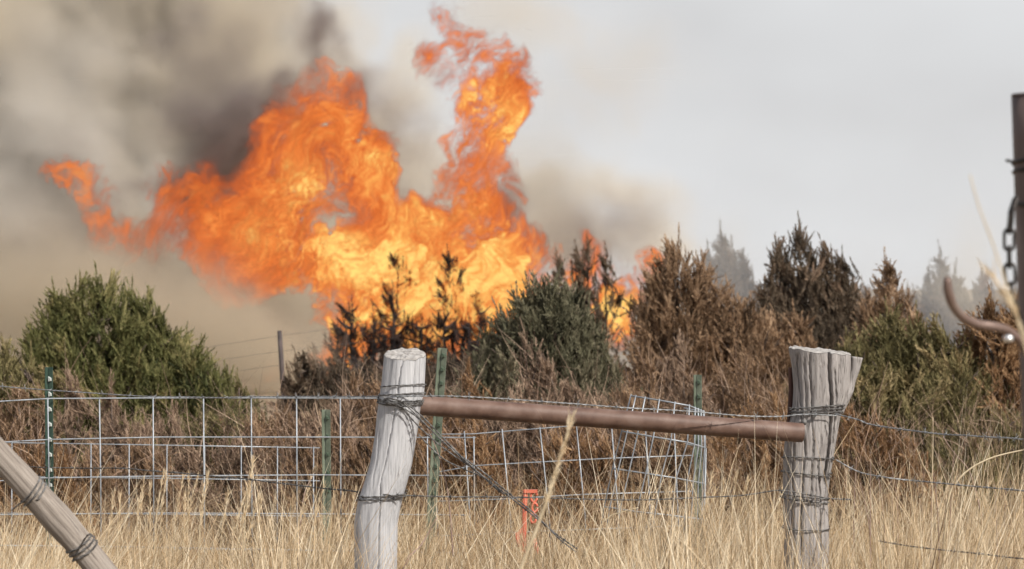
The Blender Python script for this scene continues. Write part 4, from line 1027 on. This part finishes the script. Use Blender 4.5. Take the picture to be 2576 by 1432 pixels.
# ---------------------------------------------------------------- green steel stakes
def stake(top, bot, d, w, mat, label, studs, studmat=None, sy0=12, step=40):
    a, b = at(*top, d), at(*bot, d)
    ax = (a - b).normalized()
    foot = b + (b - a).normalized() * ((b.z + .0) / max(.05, ax.z)) if b.z > 0 else b
    b = foot
    t = empty('steel_stake', foot); tag(t, label, 'metal stake', 'green steel fence stakes')
    W = w * K * d
    side = Vector((1, 0, 0)); side -= ax * side.dot(ax); side.normalize(); fr = side.cross(ax).normalized()
    if fr.y > 0: fr = -fr                                       # towards the camera
    R = Matrix((side, ax, -fr)).transposed()
    L = (a - b).length; mid = (a + b) / 2
    def plate(c, sx, yaw, name):
        Q = R @ Matrix.Rotation(yaw, 3, 'Y')
        M = Mesh(); M.box(c, (sx, L, .0035), Q); o = M.build(name, mat, smooth=False)
        add_part(t, o); return Q
    plate(mid - side * W * .27 - fr * W * .22, W * .80, math.radians(-55), 'web')
    Q = plate(mid + side * W * .22 - fr * W * .08, W * .62, math.radians(24), 'flange')
    q = sy0
    nrm = Q @ Vector((0, 0, 1));
    if nrm.y > 0: nrm = -nrm
    me = None
    for i in range(studs):
        p = a - ax * (q * K * d) + side * W * .20 - fr * W * .08 + nrm * .0035
        if me is None:
            M = Mesh(); h = .011
            V = [(-.006, -h, 0), (-.006, h, 0), (.007, -h * .7, 0), (.007, h * .35, 0), (-.005, -h * .8, .007), (-.005, h * .8, .007), (.006, -h * .5, .007), (.006, h * .2, .007)]
            M.add(V, [(0, 1, 3, 2), (4, 6, 7, 5), (0, 4, 5, 1), (2, 3, 7, 6), (0, 2, 6, 4), (1, 5, 7, 3)])
            o = M.build('stud', studmat or mat, smooth=False); me = o.data; bpy.data.objects.remove(o)
        o = bpy.data.objects.new('stud', me); COL.objects.link(o); o.parent = t; o.matrix_parent_inverse = Matrix.Translation(-t.location)
        Rz = Matrix((Q @ Vector((1, 0, 0)), ax, nrm)).transposed().to_4x4()
        o.matrix_basis = Matrix.Translation(p) @ Rz
        q += step
    return t
M_STUDD = mat_simple('dark_stud', [(.3, (.05, .075, .05)), (.7, (.09, .12, .085))], 20, .6)
stake((123, 924), (126, 1400), 11.2, 19, M_TDARK, 'dark green steel stake holding the left end of the wire grid', 12, M_STUDL, 30, 38)
stake((820, 1031), (823, 1300), 13.2, 21, M_TGREEN, 'short pale green steel stake between the left stake and the smooth post', 5, M_STUDD, 20, 46)
stake((1113, 876), (1087, 1280), 11.6, 23, M_TGREEN, 'tall leaning green steel stake just right of the smooth wooden post', 11, M_STUDD, 18, 35)
stake((1755, 943), (1757, 1290), 11.9, 20, M_TGREEN, 'green steel stake standing inside the tilted wire cage', 9, M_STUDD, 18, 37)

# ---------------------------------------------------------------- leaning pole, bottom left
PD = 7.4
cl = resample(P((-190, 965), (-90, 1055), (0, 1150), (60, 1213), (120, 1280), (185, 1352), (250, 1430), (420, 1640), (640, 1935), d=PD), .02)
t = empty('leaning_pole', (float(cl[-1][0]), PD, 0)); tag(t, 'weathered bare pole leaning across the bottom left corner', 'wooden pole')
n = 40; V = []; tan = np.gradient(cl, axis=0); tan /= np.linalg.norm(tan, axis=1)[:, None]
u = np.cross(tan, [0, 1, 0]); u /= np.linalg.norm(u, axis=1)[:, None]; v = np.cross(tan, u)
th = np.linspace(0, 2 * np.pi, n, endpoint=False)
for i, c in enumerate(cl):
    r = .0350 * (1 + .10 * (vnoise(th * 0 + i * .10, th * .6, th * 0, 950) - .5)) + .0025 * (vnoise(th / 6.283 * 32, th * 0 + i * .06, th * 0, 951) - .5) * 2
    kn = math.exp(-((i - 22) / 3.0) ** 2) * .004
    V.append(c + (r + kn)[:, None] * (np.cos(th)[:, None] * u[i] + np.sin(th)[:, None] * v[i]))
F = [(i * n + j, i * n + (j + 1) % n, (i + 1) * n + (j + 1) % n, (i + 1) * n + j) for i in range(len(cl) - 1) for j in range(n)] + [tuple(range(n))]
# grain runs along the pole: bake the pole upright and rotate it into place
V = np.concatenate(V)
dirv = Vector(cl[-1] - cl[0]).normalized(); q = dirv.rotation_difference(Vector((0, 0, 1)))
Vl = np.array([tuple(q @ (Vector(p) - t.location)) for p in V])
o = mesh_from('shaft', Vl, F, M_POLE, None, True); o.rotation_mode = 'QUATERNION'; o.rotation_quaternion = q.inverted(); o.parent = t
def polewrap(ci, turns, label, seed, tail):
    c = Vector(cl[ci]); a = Vector(u[ci]); b = Vector(v[ci]); d_ = Vector(tan[ci]); pts = []
    for i in range(int(turns * 20)):
        th_ = i / 20 * 6.283
        pts.append(c + (a * math.cos(th_) + b * math.sin(th_)) * .040 + d_ * (.012 * math.sin(th_ + seed) + .0006 * i))
    for p in tail: pts.append(at(*p))
    barbed(pts, label, M_WIRE, barbs=False, seed=seed, name='binding_wire', cat='wire', group='wires wound round the leaning pole')
ia = int(np.argmin([abs((c[0] / (K * PD) + 1288) - 75) for c in cl])); ib = int(np.argmin([abs((c[0] / (K * PD) + 1288) - 200) for c in cl]))
polewrap(ia, 2.3, 'upper wire twisted round the leaning pole', 31, [(60, 1262, 7.4), (30, 1285, 7.5)])
polewrap(ib, 2.5, 'lower wire twisted round the leaning pole', 32, [(215, 1352, 7.33), (228, 1342, 7.3)])

# ---------------------------------------------------------------- gate post, chain and hook at the right edge
GD = 4.5
M_GP = mat_simple('brown_steel', [(.3, (.08, .055, .047)), (.55, (.145, .108, .098)), (.75, (.23, .19, .175))], 5, .6, .2, mapscale=(3, 3, 1), bump=.3, bscale=90)
M_CH = mat_simple('dark_chain_steel', [(.3, (.020, .017, .016)), (.7, (.06, .052, .048))], 40, .5, .5)
M_HK = mat_simple('worn_hook_steel', [(.3, (.12, .075, .06)), (.6, (.22, .155, .13)), (.8, (.30, .25, .22))], 14, .45, .3, bump=.2)
ct = at(2630, 243, GD); cb = at(2652, 716, GD)
t = empty('gate_post', (cb.x + .04, GD, 0)); tag(t, 'dark brown steel gate post cut by the right edge of the picture', 'gate post')
M = Mesh(); r = 85 * K * GD
pts = [Vector((ct.x, GD, ct.z)).lerp(Vector((cb.x + .05, GD, 0)), f) for f in np.linspace(0, 1, 30)]
M.tube(pts, [r] * 30, 40); add_part(t, M.build('shaft', M_GP))
M = Mesh(); M.tube([ct + Vector((0, 0, .0)), ct + Vector((0, 0, .004))], [r * 1.01, r * .99], 40); add_part(t, M.build('cap', M_GP))
def chain(pts, label, name='chain', lw=.0078, ll=.019, wr=.0027, group=None):
    C = resample(pts, .002); s = np.concatenate([[0], np.cumsum(np.linalg.norm(np.diff(C, axis=0), axis=1))])
    t = empty(name, C[0]); tag(t, label, 'chain', group)
    M = Mesh(); th = np.linspace(0, 2 * np.pi, 25)[:-1]
    loop = [Vector((0, math.sin(a) * lw, math.cos(a) * lw + (ll * .55 - lw * .2) * (1 if math.cos(a) > 0 else -1))) for a in th]
    loop.append(loop[0]); M.tube(loop, wr, 8, cap=False)
    o = M.build('link', M_CH); me = o.data; bpy.data.objects.remove(o)
    pitch = (ll * .55 - lw * .2 + lw) * 2 - wr * 2 - .001
    d = pitch / 2; i = 0
    while d < s[-1]:
        j = min(int(np.searchsorted(s, d)), len(C) - 2)
        tn = Vector(C[j + 1] - C[max(0, j - 1)]).normalized()
        q = Vector((0, 0, 1)).rotation_difference(tn)
        o = bpy.data.objects.new('link', me); COL.objects.link(o); o.parent = t; o.matrix_parent_inverse = Matrix.Translation(-t.location)
        o.matrix_basis = Matrix.Translation(Vector(C[j])) @ q.to_matrix().to_4x4() @ Matrix.Rotation((math.pi / 2 if i % 2 == 0 else 0) + .12 * math.sin(i * 3.), 4, 'Z')
        d += pitch; i += 1
    return t
chain(P((2556, 500, 4.40), (2546, 530, 4.39), (2539, 600, 4.39), (2541, 690, 4.39), (2552, 760, 4.39), (2560, 800, 4.40)), 'dark chain hanging beside the brown gate post')
for y, lab in ((408, 'upper dark wire ring round the brown gate post'), (434, 'lower dark wire ring round the brown gate post'), (512, 'thick dark ring where the chain hangs from the gate post')):
    cc = at(2632 + (y - 243) * .05, y, GD); rr = r + .003
    pts = [(cc.x + rr * math.cos(a), GD + rr * math.sin(a), cc.z + .003 * math.sin(a * 2 + y)) for a in np.linspace(0, 6.2832, 40)]
    w = .0045 if y > 500 else .0035
    M = Mesh(); M.tube(pts, w, 8)
    if y == 408: M.tube([at(2548, 407, GD - .02), at(2532, 404, GD - .05)], .0025, 6)
    o = M.build('wire_ring', M_CH); tag(o, lab, 'wire ring', 'rings on the gate post')
t = empty('steel_hook', at(2576, 880, 4.35)); tag(t, 'curved rusty steel hook sticking out from the gate post', 'hook')
hk = resample(P((2383, 697, 4.30), (2384, 725, 4.30), (2396, 765, 4.31), (2422, 798, 4.33), (2460, 816, 4.35), (2500, 822, 4.36), (2535, 832, 4.38), (2568, 862, 4.39), (2600, 920, 4.42)), .006)
M = Mesh(); rr = [.0072] * len(hk); rr[0] = .0045; rr[1] = .0062
M.tube(hk, rr, 18); add_part(t, M.build('bar', M_HK))
M = Mesh(); c = at(2538, 852, 4.33); M.tube([(c.x, c.y - .006, c.z), (c.x, c.y + .02, c.z)], [.006, .006], 12)
add_part(t, M.build('bolt', mat_simple('shiny_bolt', [(.3, (.75, .75, .75)), (.7, (.85, .85, .85))], 5, .25, .7)))

# ---------------------------------------------------------------- far fence post and wires by the fire
FP = 27.5
M_FP = mat_simple('far_post_wood', [(.3, (.05, .04, .04)), (.7, (.11, .085, .08))], 10, .8)
a = at(703, 832, FP); b = at(716, 1040, FP); b = a + (b - a) * (a.z / (a.z - b.z))
M = Mesh(); M.tube([a, a.lerp(b, .3), a.lerp(b, .6), b], [.022, .024, .025, .027], 12)
tag(M.build('far_fence_post', M_FP), 'thin dark fence post standing alone at the lower left of the fire', 'fence post')
for (y0, y1, y2, lab) in ((885, 845, 805, 'highest thin wire of the far fence left of the fire'), (922, 884, 850, 'middle thin wire of the far fence left of the fire'), (955, 919, 890, 'lowest thin wire of the far fence left of the fire')):
    M = Mesh(); M.tube([at(330, y0 + 18, 24), at(500, y0 - 8, 25.5), at(702, y1, FP - .03), at(1000, y2, 31)], .0017, 5)
    tag(M.build('far_wire', M_FP), lab, 'wire', 'far fence wires')

# ---------------------------------------------------------------- orange plastic marker in the grass
M_OR = mat_simple('orange_plastic', [(.3, (.48, .095, .055)), (.7, (.66, .19, .12))], 12, .45)
OD = 10.6
t = empty('orange_marker', at(1332, 1420, OD)); tag(t, 'small bright orange plastic stake clip standing in the grass under the pipe', 'plastic marker')
M = Mesh(); M.tube(resample(P((1322, 1233), (1320, 1270), (1319, 1310), (1318, 1345), (1316, 1400), d=OD), .02), [.0095] * len(resample(P((1322, 1233), (1320, 1270), (1319, 1310), (1318, 1345), (1316, 1400), d=OD), .02)), 8, flat=.5)
add_part(t, M.build('shank', M_OR))
M = Mesh(); c = at(1335, 1236, OD); M.box(c, (.050, .018, .012)); add_part(t, M.build('top_bar', M_OR, smooth=False))
for k, (x, y, rr) in enumerate(((1343, 1250, 13), (1345, 1277, 11), (1341, 1303, 12))):
    M = Mesh(); c = at(x, y, OD)
    M.tube([(c.x + math.cos(q) * rr * .62 * K * OD, OD - .004 * k, c.z + math.sin(q) * rr * K * OD) for q in np.linspace(.2, 6.1, 18)], .0048, 7)
    add_part(t, M.build('loop', M_OR))
for x0, x1, y0, y1 in ((1318, 1300, 1328, 1345), (1300, 1306, 1340, 1375), (1344, 1352, 1355, 1395)):
    M = Mesh(); M.tube([at(x0, y0, OD), at((x0 + x1) / 2, (y0 + y1) / 2 + 4, OD), at(x1, y1, OD)], [.008, .009, .005], 7, flat=.4); add_part(t, M.build('tab', M_OR))
print('fence done', time.time() - T0)
# ---------------------------------------------------------------- dry grass
def mat_grass(name, stops):
    g = NT(name)
    tone = g.n('ShaderNodeAttribute', attribute_name='tone').outputs['Fac']
    c = g.ramp(tone, stops)
    bs = g.n('ShaderNodeBsdfPrincipled', {'Base Color': c, 'Roughness': .6, 'Specular IOR Level': .35})
    tr = g.n('ShaderNodeBsdfTranslucent', {'Color': c})
    mx = g.n('ShaderNodeMixShader', {0: .25, 1: bs.outputs[0], 2: tr.outputs[0]})
    g.l(mx.outputs[0], g.out.inputs[0]); return g.m
M_GRASS = mat_grass('dry_grass', [(0, (.16, .105, .06)), (.3, (.34, .225, .12)), (.6, (.60, .45, .275)), (.85, (.78, .63, .43)), (1, (.84, .74, .56))])
def blades(name, X, Y, H, W, lean, leanaz, tone, rs, mat, seg=3, droop=.5, z0=None):
    n = len(X); s = np.linspace(0, 1, seg + 1)
    dx = np.cos(leanaz) * lean; dy = np.sin(leanaz) * lean
    dr = droop * rs.uniform(.2, 1.2, n)
    hz = H[:, None] * (s[None, :] - .18 * dr[:, None] * s[None, :] ** 3)
    off = H[:, None] * (s[None, :] * .55 + .45 * s[None, :] ** 2.2 * (1 + dr[:, None]))
    PX = X[:, None] + dx[:, None] * off; PY = Y[:, None] + dy[:, None] * off
    PZ = (0 if z0 is None else z0[:, None]) + hz
    az = rs.rand(n) * np.pi; wx = np.cos(az); wy = np.sin(az)
    ww = W[:, None] * np.array([1, .92, .62, .10])[None, :seg + 1] * .5
    A = np.stack([PX - wx[:, None] * ww, PY - wy[:, None] * ww, PZ], -1); B = np.stack([PX + wx[:, None] * ww, PY + wy[:, None] * ww, PZ], -1)
    V = np.stack([A, B], 2).reshape(-1, 3)                    # n, seg+1, 2
    base = (np.arange(n) * (seg + 1) * 2)[:, None] + np.arange(seg)[None, :] * 2
    F = np.stack([base, base + 1, base + 3, base + 2], -1).reshape(-1, 4)
    T = np.repeat(np.clip(tone, 0, 1), (seg + 1) * 2)
    return mesh_from(name, V, F, mat, None, attrs={'tone': T})
def grass_field(name, nt, per, y0, y1, hmin, hmax, seed, label, wmul=1.0, tone0=.5, hfun=None, keep=None, spread=.075, halfw=.235):
    rs = np.random.RandomState(seed)
    ty = np.sqrt(rs.uniform(y0 ** 2, y1 ** 2, nt)); tx = rs.uniform(-1, 1, nt) * halfw * ty
    th = hmin + (hmax - hmin) * vnoise(tx * 1.6 + 50, ty * 1.6, tx * 0, seed + 900) + rs.normal(0, .03, nt)
    if hfun is not None: th = th * hfun(tx / (K * ty) + 1288, ty)
    tt = tone0 + .05 + .5 * (vnoise(tx * 2.3 + 20, ty * 2.3, tx * 0, seed + 910) - .5) + rs.normal(0, .12, nt)
    la = rs.normal(0, .14, nt) + .30 * (vnoise(tx * 2.0, ty * 2.0, tx * 0, seed + 920) - .5)
    if keep is not None:
        k = keep(tx / (K * ty) + 1288, ty, rs.rand(nt)); tx, ty, th, tt, la = tx[k], ty[k], th[k], tt[k], la[k]; nt = len(tx)
    X = np.repeat(tx, per) + rs.normal(0, spread * .5, nt * per); Y = np.repeat(ty, per) + rs.normal(0, spread * .5, nt * per)
    H = np.repeat(th, per) * np.clip(rs.normal(.78, .22, nt * per), .2, 1.3)
    # blades splay out from the tuft's heart, and the wind leans them all a little to the left
    az = np.arctan2(Y - np.repeat(ty, per), X - np.repeat(tx, per)) + rs.normal(0, .8, nt * per)
    ln = np.abs(rs.normal(.16, .13, nt * per))
    cxv = np.cos(az) * ln + .07 + np.repeat(la, per); cyv = np.sin(az) * ln
    W = rs.uniform(.0022, .0048, nt * per) * wmul
    T = .12 + np.repeat(tt, per) + rs.normal(0, .24, nt * per)
    o = blades(name, X, Y, H, W, np.hypot(cxv, cyv), np.arctan2(cyv, cxv), T, rs, M_GRASS)
    tag(o, label, 'grass', kind='stuff')
    return o
def hf(px, d):
    f = np.ones_like(px)
    f *= np.where((px > 1080) & (px < 1560), .83, 1.0)
    f *= np.where((px < 700), .84, 1.0)
    f *= np.where((px > 1580) & (px < 1960), 1.04, 1.0)
    return f
def near_left_post(px, d, r):
    return ~((px > 840) & (px < 1120) & (d < 9.6) & (r < .80)) & ~((px < 330) & (d < 7.9)) & ~((px > 1180) & (px < 1480) & (d < 10.8) & (r < .35))
grass_field('dry_grass', 1250, 44, 8.0, 11.4, .55, 1.04, 41, 'tall straw coloured dry grass around the wooden posts', keep=near_left_post, hfun=hf)
grass_field('dry_grass', 1000, 26, 11.2, 15.5, .34, .70, 42, 'shorter dry grass behind the wire panels', tone0=.42, hfun=hf)
grass_field('dry_grass', 700, 22, 15.5, 30.0, .3, .6, 43, 'sparse dry grass between the cedars', wmul=2.2, tone0=.4)
grass_field('dry_grass', 420, 26, 5.2, 8.0, .42, .62, 45, 'low dry grass nearest the camera', hfun=None, halfw=.3)
grass_field('straw_tussocks', 210, 34, 8.4, 11.8, .62, .92, 47, 'paler coarse straw tussocks standing through the finer grass', wmul=1.55, tone0=.74, hfun=hf, keep=near_left_post, spread=.05)
# matted, tangled dead stems low in the sward
rs = np.random.RandomState(46); n = 9000
Y = np.sqrt(rs.uniform(8.2 ** 2, 13 ** 2, n)); X = rs.uniform(-1, 1, n) * .22 * Y
o = blades('matted_grass', X, Y, rs.uniform(.18, .5, n), rs.uniform(.002, .004, n), np.abs(rs.normal(.9, .4, n)), rs.rand(n) * 6.28, rs.normal(.42, .2, n), rs, M_GRASS, droop=1.2, z0=rs.uniform(.0, .45, n))
tag(o, 'matted fallen grass stems lying through the sward', 'grass', kind='stuff')

# ---------------------------------------------------------------- single stalks that stand out
M_STALK = mat_simple('pale_stalk', [(.3, (.42, .33, .21)), (.7, (.62, .52, .36))], 20, .7)
M_TWIG = mat_simple('pinkish_twig', [(.3, (.20, .135, .11)), (.7, (.36, .26, .21))], 20, .8)
def stalk(pts, r, label, mat=M_STALK, name='grass_stalk', head=None, cat='grass stalk', group=None):
    C = resample(P(*pts), .02); M = Mesh(); n = len(C)
    t = empty(name, C[-1]); tag(t, label, cat, group)
    M.tube(C, np.linspace(r * .45, r, n), 7); add_part(t, M.build('stem', mat))
    if head:
        rs = np.random.RandomState(int(C[0][0] * 1000) % 1000)
        i0, i1 = int(head[0] * (n - 1)), int(head[1] * (n - 1)); m = head[2]
        idx = rs.randint(i0, max(i0 + 1, i1), m); base = C[idx] + rs.normal(0, r * .3, (m, 3))
        tan = np.gradient(C, axis=0)[idx]; tan /= np.linalg.norm(tan, axis=1)[:, None]
        dv = -tan + rs.normal(0, .22, (m, 3)); dv /= np.linalg.norm(dv, axis=1)[:, None]
        V, F, A, B = kites(base.astype(np.float32), dv.astype(np.float32), np.full(m, head[3], np.float32) * rs.uniform(.6, 1.2, m).astype(np.float32), np.full(m, head[4], np.float32), rs, rs.uniform(.6, 1, m), rs.rand(m))
        add_part(t, mesh_from('seed_head', V, F, M_GRASS, None, attrs={'tone': A}))
    return t
stalk([(1438, 1055, 5.4), (1418, 1120, 5.4), (1385, 1230, 5.4), (1350, 1330, 5.4), (1310, 1432, 5.4), (1240, 1640, 5.4)], .0042, 'blurred pale grass stalk with a thick seed head crossing in front of the pipe', head=(.02, .42, 110, .030, .003))
stalk([(2440, 440, 3.6), (2462, 520, 3.6), (2500, 620, 3.6), (2532, 720, 3.6), (2560, 810, 3.6), (2585, 900, 3.6), (2640, 1150, 3.6), (2700, 1432, 3.7)], .0022, 'blurred straw coloured stalk arching up beside the chain')
stalk([(2500, 700, 3.6), (2530, 745, 3.6), (2560, 800, 3.6), (2590, 880, 3.6), (2650, 1100, 3.6)], .0022, 'shorter blurred straw leaf below the chain', head=(.0, .5, 60, .03, .003))
stalk([(2580, 1131, 9.5), (2500, 1150, 9.5), (2440, 1180, 9.5), (2405, 1215, 9.5), (2385, 1260, 9.5), (2372, 1400, 9.5)], .0048, 'thick pale bent stem arching to the right edge', cat='bent stem')
stalk([(2347, 1050, 10.5), (2347, 1120, 10.5), (2345, 1200, 10.5), (2344, 1400, 10.5)], .0028, 'straight thin stem standing right of the split post')
stalk([(2306, 1128, 10.5), (2322, 1170, 10.5), (2345, 1225, 10.5), (2360, 1400, 10.5)], .0030, 'thin stem leaning left beside the straight one')
stalk([(2372, 1098, 10.5), (2400, 1140, 10.5), (2440, 1190, 10.5), (2470, 1300, 10.5)], .0032, 'dark stem slanting left above the pale bent stem', M_TWIG)
stalk([(1075, 1080, 9.7), (1090, 1110, 9.7), (1108, 1160, 9.7), (1128, 1250, 9.7), (1140, 1400, 9.7)], .0032, 'reddish bent stem hanging under the pipe at the smooth post', M_TWIG)
stalk([(1100, 1300, 9.3), (1060, 1370, 9.3), (1030, 1400, 9.2), (1010, 1440, 9.2)], .0035, 'dark curved twig lying beside the foot of the smooth post', M_TWIG)
stalk([(1606, 1277, 9.6), (1560, 1290, 9.6), (1520, 1310, 9.6), (1470, 1400, 9.6)], .0028, 'pale curved stem lying over the grass under the pipe')
stalk([(790, 1185, 12.5), (782, 1205, 12.5), (765, 1245, 12.4), (755, 1330, 12.3), (750, 1432, 12.2)], .003, 'pinkish stem with a dry head near the short green stake', M_TWIG, head=(0, .15, 40, .03, .004))
stalk([(635, 1165, 10.4), (628, 1220, 10.4), (618, 1290, 10.4), (610, 1432, 10.4)], .003, 'tall straw plume reaching up over the middle of the wire grid', head=(0, .55, 160, .04, .004))
rs = random.Random(9)
for i in range(26):                                     # thin bare forbs at the right
    x = rs.uniform(2120, 2560); y = rs.uniform(1130, 1230); dd = rs.uniform(9.3, 11.5); l = rs.uniform(-35, 35)
    stalk([(x + l, y, dd), (x + l * .55, y + 60, dd), (x + l * .2, y + 140, dd), (x, y + 330, dd)], rs.uniform(.0014, .0024), 'thin dry weed stem among the grass right of the split post', M_TWIG if i % 2 else M_STALK, name='weed_stem', cat='weed stem', group='weed stems right of the split post')
for i in range(46):                                     # straw plumes standing out of the sward
    x = rs.choice([rs.uniform(230, 880), rs.uniform(230, 880), rs.uniform(1600, 1950), rs.uniform(2100, 2500)]); y = rs.uniform(1195, 1260); dd = rs.uniform(10.2, 11.4); l = rs.uniform(0, 45)
    where = 'before the left wire grid' if x < 900 else 'below the wire cage' if x < 2000 else 'right of the split post'
    stalk([(x + l, y, dd), (x + l * .6, y + 60, dd), (x + l * .25, y + 140, dd), (x, y + 330, dd)], rs.uniform(.0018, .0026), 'straw plume standing above the grass ' + where, name='grass_plume', head=(.0, .4, 70, .035, .0035), group='straw plumes ' + where)
print('grass done', time.time() - T0)
